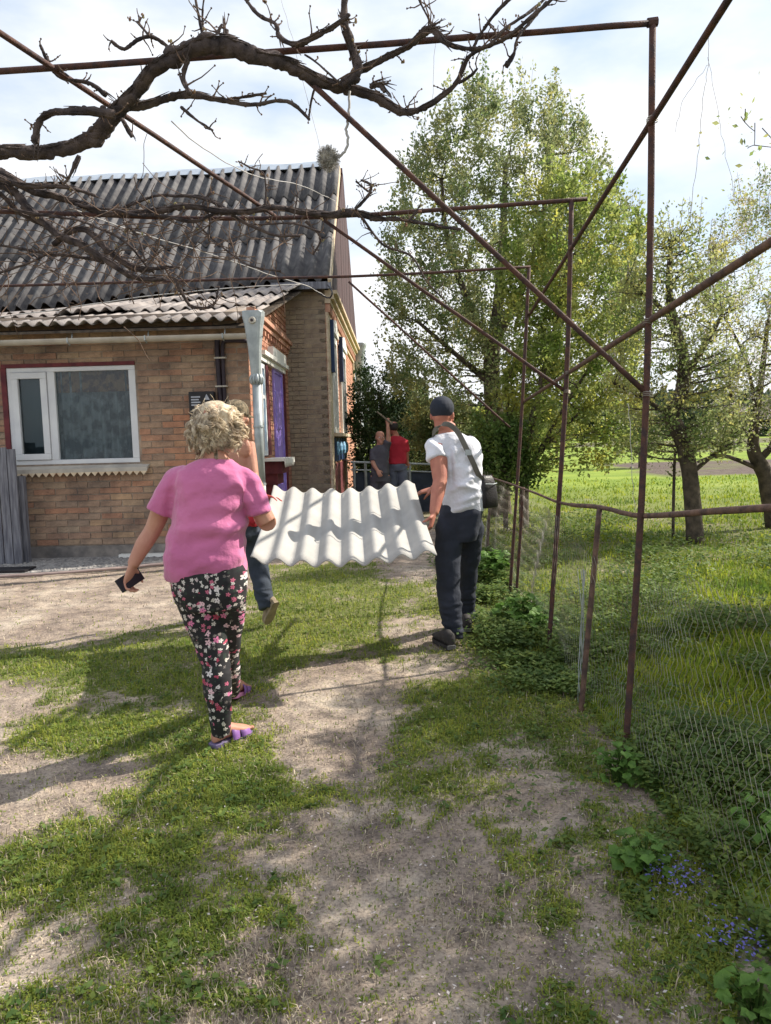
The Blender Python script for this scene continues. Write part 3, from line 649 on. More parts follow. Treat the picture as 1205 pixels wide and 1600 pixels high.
mb = MB(); hbox(.0, .03, dv0, dv0 + .09, .1, dzt, mb); hbox(.0, .03, dv1 - .09, dv1, .1, dzt, mb); hbox(0, .03, dv0 + .09, dv1 - .09, dzt - .09, dzt, mb); hbox(-.005, .012, dv0 + .09, dv1 - .09, .1, dzt - .09, mb)
for k in range(3): hbox(.012, .024, dv0 + .2, dv1 - .2, .25 + k * .75, .85 + k * .75, mb)
dr = mb.build('door', M['purple'], house); mb = MB(); mb.tube([P3(.06, dv0 + .17, 1.15), P3(.06, dv0 + .17, 1.3)], .012, 6); mb.build('handle', M['zinc'], dr)
mb = MB(); hbox(0, .05, dv1 + .05, dv1 + .16, .1, dzt + .1, mb); mb.build('door_frame', M['red'], house)
# deep tin window ledge with scalloped drip over a red bracket shelf
za = side_vz(410, 719)[1]
mb = MB(); hbox(0, .34, wv0 - .1, wv1 + .55, za - .02, za + .02, mb); hbox(.33, .345, wv0 - .1, wv1 + .55, za - .06, za + .015, mb)
sl = mb.build('window_ledge', M['white'], house)
mb = MB(); 
for k in range(9):
    a = wv0 - .1 + k * (wv1 - wv0 + .65) / 9; w_ = (wv1 - wv0 + .65) / 9
    mb.add([P3(.338, a, za - .06), P3(.338, a + w_, za - .06), P3(.338, a + w_ * .5, za - .11), P3(.33, a, za - .06), P3(.33, a + w_, za - .06), P3(.33, a + w_ * .5, za - .11)], [(0, 1, 2), (5, 4, 3), (0, 2, 5, 3), (1, 4, 5, 2)])
mb.build('drip_edge', M['white'], sl)
mb = MB(); hbox(0, .28, wv0, wv1 + .4, za - .2, za - .021, mb); hbox(0, .2, wv0 + .05, wv1 + .3, za - .36, za - .2, mb); hbox(0, .12, wv0 + .1, wv1 + .2, za - .8, za - .36, mb); mb.build('bracket', M['red'], house)

# front window
fr = MB(); d0, d1 = 0.0, 0.09; t = 0.06
um = front_uz(83, 650)[0]
hbox(uL, uR, d0, d1, zT - t, zT, fr); hbox(uL, uR, d0, d1, zB, zB + t, fr); hbox(uL, uL + t, d0, d1, zB + t, zT - t, fr); hbox(uR - t * 1.5, uR, d0, d1, zB + t, zT - t, fr); hbox(um - .05, um + .05, d0, d1, zB + t, zT - t, fr)
win = fr.build('window', M['pvc'], house, bevel=0.006)
fr = MB(); a, b_ = uL + t + .004, um - .054; t2 = .085
hbox(a, b_, -.022, .05, zT - t - t2, zT - t - .004, fr); hbox(a, b_, -.022, .05, zB + t + .004, zB + t + t2, fr); hbox(a, a + t2, -.022, .05, zB + t + t2, zT - t - t2, fr); hbox(b_ - t2, b_, -.022, .05, zB + t + t2, zT - t - t2, fr)
fr.build('sash', M['pvc'], win, bevel=0.006)
hbox(a + t2, b_ - t2, .02, .026, zB + t + t2, zT - t - t2).build('pane', M['glassm'], win)
hbox(um + .05, uR - t * 1.5, .04, .046, zB + t, zT - t).build('pane', M['glassm'], win)
def curtain(u0, u1, v, z0, z1, mt, folds, amp):
    mb = MB(); n = 60; vs = []
    for i in range(n + 1):
        s = i / n; vs += [P3(u0 + (u1 - u0) * s, v + amp * math.sin(s * folds * 6.28 + math.sin(s * 9)), zz) for zz in (z0, z1)]
    mb.add(vs, [(2 * i, 2 * i + 2, 2 * i + 3, 2 * i + 1) for i in range(n)]); return mb
curtain(um, uR, .16, zB, zT, M['curtain'], 9, .03).build('curtain', M['curtain'], win, smooth=True)
curtain(um + .04, uR - .06, .13, zT - .33, zT - .05, M['reflection_band'], 7, .012).build('reflection_band', M['reflection_band'], win, smooth=True)  # orange-brown strip hung inside, imitating a reflection across the top of the pane
curtain(uL, um, .15, zB, zT, M['curtain2'], 3, .01).build('curtain', M['curtain2'], win, smooth=True)
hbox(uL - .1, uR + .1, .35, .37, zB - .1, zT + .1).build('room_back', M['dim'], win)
# painted reveal, tin sill with a saw-toothed drip
mb = MB(); hbox(uL - .06, uR + .005, -.018, .03, zT + .002, zT + .05, mb); hbox(uL - .07, uL - .003, -.018, .03, zB, zT, mb); mb.build('window_surround', M['red'], house)
mb = MB(); zs = zB - 0.012
mb.add([P3(uL - .02, .04, zs), P3(uR + .13, .04, zs), P3(uR + .13, -.12, zs - .05), P3(uL - .02, -.12, zs - .05), P3(uL - .02, .04, zs - .01), P3(uR + .13, .04, zs - .01), P3(uR + .13, -.115, zs - .10), P3(uL - .02, -.115, zs - .10), P3(uR + .13, -.12, zs - .10), P3(uL - .02, -.12, zs - .10)],
       [(0, 3, 2, 1), (3, 9, 8, 2), (9, 7, 6, 8), (4, 5, 6, 7), (0, 4, 7, 9, 3), (1, 2, 8, 6, 5), (0, 1, 5, 4)])
sill = mb.build('window_sill', M['gutter'], house)
mb = MB(); nT = 20; w_ = (uR - uL + .15) / nT
for k in range(nT):
    a = uL - .02 + k * w_; z1_ = zs - .1
    mb.add([P3(a, -.121, z1_), P3(a + w_, -.121, z1_), P3(a + w_ / 2, -.121, z1_ - .055), P3(a, -.116, z1_), P3(a + w_, -.116, z1_), P3(a + w_ / 2, -.116, z1_ - .055)], [(0, 2, 1), (3, 4, 5), (0, 3, 5, 2), (1, 2, 5, 4)])
mb.build('drip_edge', M['cream'], sill)

# roofs of corrugated slate
def bil(c00, c10, c11, c01): return lambda s, t: (c00 * (1 - s) + c10 * s) * (1 - t) + (c01 * (1 - s) + c11 * s) * t
def sheet(name, P, N, s0, s1, t0, t1, nw, amp, mt, parent, lift0=0.0, lift1=0.0, th=0.008, seg=8, ph=0.0, jag=0.0, nt_=3):
    n = int(nw * seg) + 1; top = []; bot = []
    for it in range(nt_):
        tt = t0 + (t1 - t0) * it / (nt_ - 1); lf = lift0 + (lift1 - lift0) * it / (nt_ - 1)
        for i in range(n):
            f = i / (n - 1); s = s0 + (s1 - s0) * f
            tj = tt + (jag * (noise.noise((s * 40, t0 * 9, 2))) if it == 0 else 0)
            p = P(s, tj) + N * (lf + amp * math.sin(ph + f * nw * 2 * math.pi))
            top.append(p); bot.append(p - N * th)
    k = n * nt_; fs = []
    for it in range(nt_ - 1):
        for i in range(n - 1):
            a = it * n + i; fs.append((a, a + 1, a + n + 1, a + n)); fs.append((k + a, k + a + n, k + a + n + 1, k + a + 1))
    for i in range(n - 1):
        fs.append((i, k + i, k + i + 1, i + 1)); a = (nt_ - 1) * n + i; fs.append((a, a + 1, k + a + 1, k + a))
    for it in range(nt_ - 1):
        a = it * n; fs.append((a, a + n, k + a + n, k + a)); a += n - 1; fs.append((a, k + a, k + a + n, a + n))
    mb = MB(); mb.add(top + bot, fs)
    o = mb.build(name, mt, parent, smooth=True); ne = 2 * (n - 1) + 2 * (nt_ - 1); sm = np.ones(len(fs), bool); sm[-ne:] = False; o.data.polygons.foreach_set('use_smooth', sm); return o
# annexe roof
aER = A(386, 501, 9.62); zr = aER.z
aEL = aER - eu * 4.9; aEL.z = A(0, 513, aEL.y).z * 1.0
aTR = A(474, 447, Q.y - 0.05); aTL = aTR - eu * 5.2; aTL.z = A(0, 493, aTL.y).z - 0.06
Pa = bil(aER, aEL, aTL, aTR); Na = (aEL - aER).cross(aTR - aER).normalized(); Na = Na if Na.z > 0 else -Na
mb = MB(); b0 = [aER - ez * .09, aEL - ez * .09, aTL - ez * .09, aTR - ez * .09]; mb.add([p for p in b0] + [p + ez * .03 for p in b0], [(0, 1, 2, 3), (4, 7, 6, 5), (0, 4, 5, 1), (1, 5, 6, 2), (2, 6, 7, 3), (3, 7, 4, 0)])
ar = mb.build('roof', M['tbark'], house)
ncol, nrow = 5, 3; wv = 0.195
for r_ in range(nrow):
    for c_ in range(ncol):
        s0 = c_ / ncol - (0.004 if c_ else 0); s1 = (c_ + 1) / ncol + 0.004
        nw = 5.2 / ncol / wv
        lift = 0.02 + 0.022 * r_ + random.uniform(0, .012) + (0.05 if (r_, c_) == (1, 2) else 0)
        sheet('roof_sheet', Pa, Na, s0 + random.uniform(-.003, .003), s1, r_ / nrow - (.04 if r_ else 0) + random.uniform(-.005, .005), (r_ + 1) / nrow, nw, .030, M['slatel'], ar, lift + .012, lift - .012, ph=c_ * nw * 2 * math.pi, jag=.006)
# main roof
Ymid = (Q.y + QB.y) / 2
mER = A(513, 439, Q.y - 0.30); mRR = A(529, 262, Ymid)
mEL = mER - eu * 8.2; mEL.z = A(0, 492, mEL.y).z - 0.12
mRL = mRR - eu * 8.6; q_ = A(80, 288, mRL.y); mRL.z = mRR.z - 8.6 * (mRR.z - q_.z) / (mRR.x - q_.x)
Pm = bil(mER, mEL, mRL, mRR); Nm = (mEL - mER).cross(mRR - mER).normalized(); Nm = Nm if Nm.z > 0 else -Nm
Bk0 = A(556, 534, QB.y + .25)
backR = Vector((Bk0.x - .05, QB.y + .25, mER.z)); backL = backR - eu * 8.4
mb = MB(); tri = [mER - ez * .12, mRR - ez * .14, backR - ez * .05]; tri = [p - eu * .12 for p in tri]; tl = [mEL - ez * .12, mRL - ez * .14, backL - ez * .05]
mb.add(tri + tl, [(0, 1, 4, 3), (1, 2, 5, 4), (0, 2, 1), (3, 4, 5), (0, 3, 5, 2)])
mr_ = mb.build('roof', M['tbark'], house)
ncol, nrow = 6, 3; wv = 0.248; tb = [0, .36, .70, 1.0]
for r_ in range(nrow):
    for c_ in range(ncol):
        nw = 8.3 / ncol / wv
        lift = 0.045 + .010 * r_ + random.uniform(0, .004)
        sheet('roof_sheet', Pm, Nm, c_ / ncol - .003 + random.uniform(-.001, .001), (c_ + 1) / ncol + .003, tb[r_] - (.035 if r_ else 0) + random.uniform(-.002, .002), tb[r_ + 1], nw, .064, M['slate'], mr_, lift + .007, lift - .006, th=.01, ph=c_ * nw * 2 * math.pi)
Pk = bil(backR, backL, mRL, mRR); Nk = (backL - backR).cross(mRR - backR).normalized(); Nk = Nk if Nk.z > 0 else -Nk
for c_ in range(3): sheet('roof_sheet', Pk, Nk, c_ / 3 - .003, (c_ + 1) / 3 + .003, 0, 1, 11, .048, M['slate'], mr_, .04, .02, th=.01, seg=6)
mb = MB(); n = 26; vs = []
for i in range(n + 1):
    p = mRR.lerp(mRL, i / n) + ez * (.10 + .015 * math.sin(i * 1.3) + .012 * math.sin(i * .37)) + eu * (-.25 if i == 0 else 0)
    vs += [p + ez * .05, p - ev * .20 - ez * .14, p + ev * .20 - ez * .14]
fs = []
for i in range(n): a = 3 * i; fs += [(a, a + 3, a + 4, a + 1), (a, a + 2, a + 5, a + 3), (a + 1, a + 4, a + 5, a + 2)]
fs += [(0, 1, 2), (3 * n, 3 * n + 2, 3 * n + 1)]
mb.add(vs, fs); mb.build('ridge_cap', M['ridge'], mr_)
# main walls
ZM = mER.z - 0.02
mb = MB(); hbox(-6, W1 - 0.012, L1 + .012, L1 + .4, 0, ZM, mb)
mwf = mb.build('wall', M['mortar'], house)
mb = MB(); z = .1; r = 0
while z < ZM - .05:
    u = W1 - (0.0 if r % 2 else .125)
    if r % 2 == 0: hbox(W1 - .118, W1, L1, L1 + .02, z, z + .072, mb, random.random())
    while u > -.02 or (z > ZE + .6 and u > -1.2):
        hbox(u - .248, u, L1 - random.uniform(0, .003), L1 + .02, z, z + .072, mb, random.random()); u -= .26
    z += .084; r += 1
tag(mb.build('brickwork', M['brickg'], house, attr=True), kind='stuff')
mb = MB(); hbox(0.02, W1 - .05, L1 - .012, L1 + .0, ZM - .36, ZM - .28, mb, .3); mb.build('string_course', M['brickg'], house, attr=True)
# sunlit gable wall; z of its features are read on its own plane
def gz_(px, py): return side_vz(px, py, Q)
base = Q.copy(); base.z = 0
zC = gz_(506, 470)[1]
wins = [(gz_(516.5, 620)[0], gz_(524.5, 620)[0]), (gz_(530.5, 620)[0], gz_(538, 620)[0])]
zw0 = 1.5 + (690 - 678) * 0.0 + 0.06; zw0 = gz_(520, 676)[1]; zw1 = gz_(519, 528)[1]
mb = MB(); mb.box(base - eu * .4, (.388, D1, ZM), eu, ev, ez); mb.build('wall', M['mortar'], house)
mb = MB(); side_brick(mb, base, 0, D1, .1, zC - .1, [(a, b_, zw0, zw1) for a, b_ in wins], bl_=.25, bh_=.07); tag(mb.build('brickwork', M['bricko'], house, attr=True), kind='stuff')
mb = MB()
for a, b_ in ((0, .5), (D1 - .6, D1)):
    z = .1; mb = MB()
    while z < zC - .2: mb.box(base + eu * .006 + ev * (a + .001) + ez * z, (.04, b_ - a, .079), eu, ev, ez, random.random()); z += .082
    tag(mb.build('corner_pilaster', M['cream'], house), kind='stuff')
mb = MB(); mb.box(base + ez * zC, (.10, D1, .07), eu, ev, ez); mb.box(base + ez * (zC + .071), (.16, D1, .09), eu, ev, ez); mb.box(base + ez * (zC + .162), (.22, D1, .06), eu, ev, ez); mb.box(base + ez * (zC - .22), (.05, D1, .06), eu, ev, ez)
cn = mb.build('cornice', M['cream'], house)
mb = MB()
for k in range(int(D1 / .17)): mb.box(base + ez * (zC - .155) + ev * (k * .17 + .02), (.085, .09, .15), eu, ev, ez, .8)
tag(mb.build('dentils', M['bricko'], cn, attr=True), kind='stuff')
for a, b_ in wins:
    mb = MB(); 
    for (q0, q1, r0, r1, o1) in ((a, a + .12, zw0, zw1, .07), (b_ - .12, b_, zw0, zw1, .07), (a + .12, b_ - .12, zw1 - .12, zw1, .07), (a + .12, b_ - .12, zw0, zw0 + .1, .07), ((a + b_) / 2 - .03, (a + b_) / 2 + .03, zw0 + .1, zw1 - .12, .06)):
        mb.box(base + ev * q0 + ez * r0 - eu * .01, (o1, q1 - q0, r1 - r0), eu, ev, ez)
    w_ = mb.build('window', M['white'], house)
    MB().box(base + ev * (a + .12) + ez * (zw0 + .1) + eu * .005, (.012, b_ - a - .24, zw1 - zw0 - .22), eu, ev, ez).build('pane', M['curtain'], w_)
    mb = MB(); n = 9; zt = zw1 + .02; arc = [(a - .1 + (b_ - a + .2) * i / n, zt + .0 + .28 * math.sin(math.pi * i / n)) for i in range(n + 1)]
    vs = [base + ev * v + ez * z + eu * o_ for o_ in (.012, .10) for v, z in arc]; mb.add(vs, [tuple(range(n + 1)), tuple(range(2 * n + 1, n, -1))] + [(i, i + 1, n + 2 + i, n + 1 + i) for i in range(n)] + [(0, n + 1, 2 * n + 1, n)]); mb.build('arched_hood', M['white'], w_)
    mb = MB(); mb.box(base + ev * (a - .16) + ez * (zw1 - .75) + eu * .03, (.08, .14, .95), eu, ev, ez); mb.build('shutter', M['blue'], w_)
mb = MB(); mb.box(base + ev * .5 + ez * (zw0 - .07), (.20, wins[1][1] - .2, .06), eu, ev, ez); sl2 = mb.build('window_sill', M['cream'], house)
for k in range(5):
    v = .7 + k * (wins[1][1] - .9) / 5
    mb = MB(); mb.box(base + ev * v + ez * (zw0 - .55), (.055, .5, .46), eu, ev, ez); o = mb.build('ornament_panel', M['blue'], sl2)
for k in range(4):
    v = .95 + k * (wins[1][1] - .9) / 4; c = base + ev * v + ez * (zw0 - .3) + eu * .07
    MB().ball(c, .12, 8, (.4, .8, 1.2)).build('ornament_flower', M['lblue'], sl2)
mb = MB(); mb.box(base + ev * .5 + ez * .1, (.02, wins[1][1] - .3, zw0 - .7), eu, ev, ez); mb.build('painted_panel', M['red'], house)
# brown boarded gable
sl_f = lambda v: None
gv0 = (mER - base).dot(ev); gvm = (mRR - base).dot(ev); gvb = (backR - base).dot(ev)
def rz(v): return mER.z + (mRR.z - mER.z) * (v - gv0) / (gvm - gv0) if v < gvm else mRR.z + (backR.z - mRR.z) * (v - gvm) / (gvb - gvm)
nb = 22
for k in range(nb):
    a = .05 + k * (gvb - .3) / nb; b_ = a + (gvb - .3) / nb - .012; z0 = zC + .225
    za_, zb_ = rz(a) - .12, rz(b_) - .12; o_ = eu * (.10 + random.uniform(0, .006))
    if min(za_, zb_) < z0 + .02: continue
    mb = MB(); mb.add([base + ev * v + ez * z + o_ + eu * q for q in (0, .025) for v, z in ((a, z0), (b_, z0), (b_, zb_), (a, za_))], [(0, 3, 2, 1), (4, 5, 6, 7), (0, 1, 5, 4), (1, 2, 6, 5), (2, 3, 7, 6), (3, 0, 4, 7)])
    mb.build('gable_board', M['brown'], house)
def bar(p, q, w, h, name, mt, parent, off=Vector((0, 0, 0))):
    d = (q - p); l = d.length; d.normalize(); x = d.cross(ez).normalized(); y = x.cross(d)
    return MB().box(p + off - x * w / 2 - y * h / 2, (w, l, h), x, d, y).build(name, mt, parent)
bar(mER, mRR, .05, .20, 'verge_board', M['cream'], mr_, -ez * .06 + eu * .02)
bar(backR, mRR, .05, .18, 'verge_board', M['brown'], mr_, -ez * .06 + eu * .06)
bar(mER - eu * 1.0 - ez * .07, mER + eu * .05 - ez * .07, .05, .12, 'eave_board', M['plank'], mr_)

# gutter, funnel and downpipe at the annexe corner
gL = aEL - ez * .20 - ev * .05; gR = aER - ez * .20 - ev * .05
gt = thing('rain_gutter', 'pale painted gutter under the low annexe eave, ending in a zinc funnel and downpipe', 'gutter', gR)
mb = MB(); d = (gL - gR); l = d.length; d.normalize(); n = 10; vs = []
for p in (gR, gL):
    for r0 in (.065, .058):
        for i in range(n + 1): a = math.pi * i / n; vs.append(p - ev * math.cos(a) * r0 - ez * math.sin(a) * r0 * 1.0 + ez * .03)
fs = []
for i in range(n):
    fs += [(i, i + 1, 2 * (n + 1) + i + 1, 2 * (n + 1) + i), (n + 1 + i, 3 * (n + 1) + i, 3 * (n + 1) + i + 1, n + 2 + i)]
fs += [(0, 2 * (n + 1), 3 * (n + 1), n + 1), (n, 2 * n + 1, 4 * n + 3, 3 * n + 2)]
mb.add(vs, fs); mb.build('channel', M['gutter'], gt)
for k in range(5):
    p = gR.lerp(gL, .06 + k * .2); mb = MB(); mb.tube([p - ev * .07 + ez * .035, p - ev * .074 - ez * .02, p - ez * .045, p + ev * .07 + ez * .05, p + ev * .1 + ez * .12], .008, 5); mb.build('bracket', M['zinc'], gt)
Yf = aER.y - .12
def pp(px, py): return A(px, py, Yf)
def funnel(name, top, hw, hd, h1, hw2, hw3, h2, mt, parent, scallop=True):
    mb = MB(); rings = [(0, hw, hd), (-.05, hw * .98, hd), (-.16, hw * .82, hd * .95), (-h1 * .5, (hw + hw2) * .44, hd * .8), (-h1, hw2, hw2)]
    vs = []; n = 16
    for z, a, b_ in rings:
        for i in range(n):
            th = 2 * math.pi * i / n; q = 3.2
            cx = math.copysign(abs(math.cos(th)) ** (2 / q), math.cos(th)); cy = math.copysign(abs(math.sin(th)) ** (2 / q), math.sin(th))
            vs.append(top + Vector((a * cx, b_ * cy, z + (.025 * abs(math.sin(i * math.pi / 2)) if z == 0 and scallop else 0))))
    fs = [(k * n + i, k * n + (i + 1) % n, (k + 1) * n + (i + 1) % n, (k + 1) * n + i) for k in range(len(rings) - 1) for i in range(n)] + [tuple(range(n)), tuple((len(rings) - 1) * n + i for i in reversed(range(n)))]
    mb.add(vs, fs); return mb.build(name, mt, parent)
tp = pp(396, 490); fn = funnel('funnel', tp, .138, .11, .82, .054, .06, 0, M['zinc'], gt)
MB().tube([tp + Vector((0, -.125, -.1)), tp + Vector((0, -.14, -.1))], [.045, .04], 12).build('rosette', M['gutter'], fn)
MB().tube([tp + Vector((0, -.141, -.1)), tp + Vector((0, -.15, -.1))], [.02, .015], 10).build('rosette_boss', M['dpipe'], fn)
cb = pp(401, 593); mb = MB(); mb.ball(cb, .072, 14, (1, 1, 1.0))
for k in range(10):
    a = k * .628; mb.tube([cb + Vector((.08 * math.cos(a) * math.sin(t_), .08 * math.sin(a) * math.sin(t_), .08 * math.cos(t_))) for t_ in (.4, .9, 1.5, 2.1, 2.7)], .016, 5)
mb.build('ball_collar', M['zinc'], gt, smooth=True)
pb = Vector((cb.x, cb.y, .12)); MB().tube([cb - ez * .06, Vector((cb.x, cb.y, .95))], .058, 14).build('downpipe', M['zinc'], gt, smooth=True)
MB().tube([Vector((cb.x, cb.y, .99)), Vector((cb.x, cb.y, .2)), Vector((cb.x + .03, cb.y - .12, .08))], .062, 14).build('downpipe', M['zinc'], gt, smooth=True)
for z_ in (.99, 1.72): MB().tube([Vector((cb.x, cb.y, z_)), Vector((cb.x, cb.y, z_ + .025))], .068, 14).build('joint_ring', M['zinc'], gt)
# downpipe on the far corner
fc = A(560, 538, QB.y - .1); far = thing('far_downpipe', 'grey zinc funnel and downpipe on the far corner of the gable wall', 'downpipe', (fc.x, fc.y, 0))
funnel('funnel', fc, .24, .2, 1.1, .09, 0, 0, M['zinc'], far)
MB().tube([fc - ez * 1.05, Vector((fc.x + .0, fc.y - .05, .1))], .085, 12).build('downpipe', M['zinc'], far, smooth=True)
MB().tube([Vector((fc.x, fc.y - .03, 1.9)), Vector((fc.x, fc.y - .03, 1.95))], .1, 12).build('joint_ring', M['zinc'], far)
# conduits and meter box on the annexe front
u1, z1_ = front_uz(347, 531); u2, z2_ = front_uz(352, 640)
cd = thing('cable_conduit', 'dark brown double pipe bending down the annexe wall to the meter', 'pipe', P3(u1, -.05, z2_))
mb = MB(); mb.tube(smooth_path([P3(.0, -.04, z1_ - .03), P3(u1 + .1, -.04, z1_ - .02), P3(u1 + .02, -.045, z1_ - .06), P3(u1 + .01, -.045, z1_ - .3), P3(u1 + .01, -.045, z2_)], 4), .026, 8); mb.build('conduit', M['dpipe'], cd, smooth=True)
mb = MB(); mb.tube(smooth_path([P3(u1 - .05, -.04, z1_ + .06), P3(u1 - .06, -.04, z1_ - .1), P3(u1 - .055, -.04, z1_ - .5), P3(u1 - .045, -.04, z2_)], 4), .034, 8); mb.build('conduit', M['dpipe'], cd, smooth=True)
for z_ in (z1_ - .25, z1_ - .62): hbox(u1 - .1, u1 + .05, -.08, -.005, z_, z_ + .02).build('clip', M['gutter'], cd)
ma, mz = front_uz(298, 613); mb_, mz2 = front_uz(340, 668)
mt_ = thing('electric_meter', 'black electricity meter box with pale printed label, behind the blond woman\'s head', 'meter box', P3(ma, -.1, mz2))
hbox(ma, mb_, -.12, -.01, mz2, mz).build('housing', M['black'], mt_, bevel=.012)
mb = MB()
for k in range(4): hbox(ma + .035, ma + .035 + (.12, .10, .12, .08)[k], -.1225, -.121, mz - .08 - k * .035, mz - .062 - k * .035, mb)
mb.build('label', M['print'], mt_)
mb = MB(); c = P3(ma + .24, -.1215, mz - .11); mb.add([c + eu * -.04, c + eu * .04, c + ez * .075], [(0, 1, 2)]); mb.add([c + eu * -.04 - ev * .001, c + eu * .04 - ev * .001, c + ez * .075 - ev * .001], [(0, 1, 2)]); mb.build('warning_mark', M['print'], mt_)
# strip against the wall, planks at the left edge
a, _ = front_uz(192, 862); b_, _ = front_uz(262, 862)
tag(hbox(a, b_ + .3, -.16, -.05, .045, .085).build('pale_strip', M['white']), 'pale narrow board lying at the foot of the annexe wall', 'board')
gt2 = thing('plank_gate', 'grey weathered plank gate at the left edge, in front of the window', 'gate', G(20, 880))
Yg = 9.55
for (xa, xb, yt) in ((-40, -24, 690), (-23, -6, 694), (-5, 9, 698), (10, 23, 700)):
    p = A(xa, 700, Yg); q = A(xb, 700, Yg); zt_ = A(xa, yt, Yg).z
    b = MB().box((p.x, Yg + random.uniform(-.005, .005), .05), (q.x - .006, Yg + .028, zt_ + random.uniform(-.02, .02))); b.build('plank', M['plank'], gt2)
MB().box((A(-45, 760, Yg).x, Yg + .03, 1.0), (A(24, 760, Yg).x, Yg + .07, 1.08)).build('cross_rail', M['plank'], gt2)
MB().box((A(-45, 760, Yg).x, Yg + .03, .35), (A(24, 760, Yg).x, Yg + .07, .43)).build('cross_rail', M['plank'], gt2)
p = A(27, 740, Yg + .1); MB().box((p.x - .005, Yg + .08, .045), (p.x + .08, Yg + .16, A(28, 744, Yg + .1).z)).build('post', M['plank'], gt2)
b = MB(); b.box((-5.0, 8.85, .045), (-4.35, 9.15, .075)); tag(b.build('scrap_board', M['black']), 'flat black scrap board lying below the plank gate', 'board')
# ------------------------------------------------------------ trellis of rusty pipes
tr = thing('vine_trellis', 'rusty steel pipe trellis of posts, overhead beams and braces along the wire fence', 'trellis', G(975, 1190))
def pipe(name, pts, r, mt=M['rust'], parent=tr, n=8, sub=4, rough=0.05, jit=0.0015):
    pts = [Vector(p) for p in pts]
    path = smooth_path(pts, max(sub, 14 // len(pts)), jit) if len(pts) > 1 else pts
    mb = MB(); mb.tube(path, r if not hasattr(r, '__len__') else lerp_list(r, len(path)), n, rough=rough); return mb.build(name, mt, parent, smooth=True)
YA, YB, YC = 3.35, 5.08, 6.95
gA, gB, gC = G(975, 1192), G(855, 1022), G(795, 935)
dn = lambda p: Vector((p.x, p.y, -.1))
pipe('post', [dn(gA), A(1010, 620, YA), A(1020, 36, YA)], .0155); pipe('post', [dn(gB), A(884, 620, YB), A(893, 312, YB)], .0165); pipe('post', [dn(gC), A(815, 650, YC), A(827, 418, YC)], .0155)
bA0 = A(1027, 35, YA); bA1 = A(-60, 118, YA); pipe('beam', [bA0, A(602, 68, YA), A(0, 112, YA), Vector((-2.7, YA, bA1.z - .03))], .0135)
bB1 = A(0, 331, YB); pipe('beam', [A(917, 311, YB), A(700, 327, YB), A(500, 339, YB), A(300, 341, YB), bB1, Vector((-3.6, YB, bB1.z))], .0145)
bC1 = A(0, 447, YC); pipe('beam', [A(829, 417, YC), A(600, 430, YC), A(380, 436, YC), bC1, Vector((-4.4, YC, bC1.z))], .0125)
for x, y, z in ((-2.7, YA, bA1.z), (-3.6, YB, bB1.z), (-4.4, YC, bC1.z)): pipe('post', [(x, y, -.1), (x, y, z)], .016)
def through(p, q, t0, t1): return [p.lerp(q, t) for t in (t0, .5 * (t0 + t1), t1)]
pipe('brace', [A(1012, 616, YA), A(450, 97, YA - .02)], .0125); pipe('brace', [A(886, 613, YB), A(505, 343, YB)], .012); pipe('brace', [A(797, 668, YC), A(545, 440, YC)], .010)
pipe('rail', through(A(80, 104, YA - .02), A(425, 334, YB - .02), -.28, 1.02), .0125)
pipe('rail', through(A(1019, 188, YA - .03), A(893, 388, YB - .03), -.75, 2.3), .0135)
pipe('rail', through(A(1012, 503, YA + .03), A(888, 583, YB + .03), -.95, 2.2), .0145, M['rail'])
mb = MB(); mb.tube([A(1012, 36, YA), A(1027, 34, YA)], .02, 8); mb.build('elbow_joint', M['rust'], tr)
for px, py, Y in ((1019, 188, YA), (893, 388, YB), (1012, 503, YA), (888, 583, YB), (1012, 616, YA), (886, 612, YB)):
    p = A(px, py, Y - .01); mb = MB()
    for k in range(3): mb.tube([p + Vector((.022 * math.cos(a), .026 * math.sin(a), (k - 1) * .008 + .003 * math.sin(a * 2))) for a in np.linspace(0, 6.28, 10)], .002, 4)
    mb.build('wire_tie', M['wire'], tr)

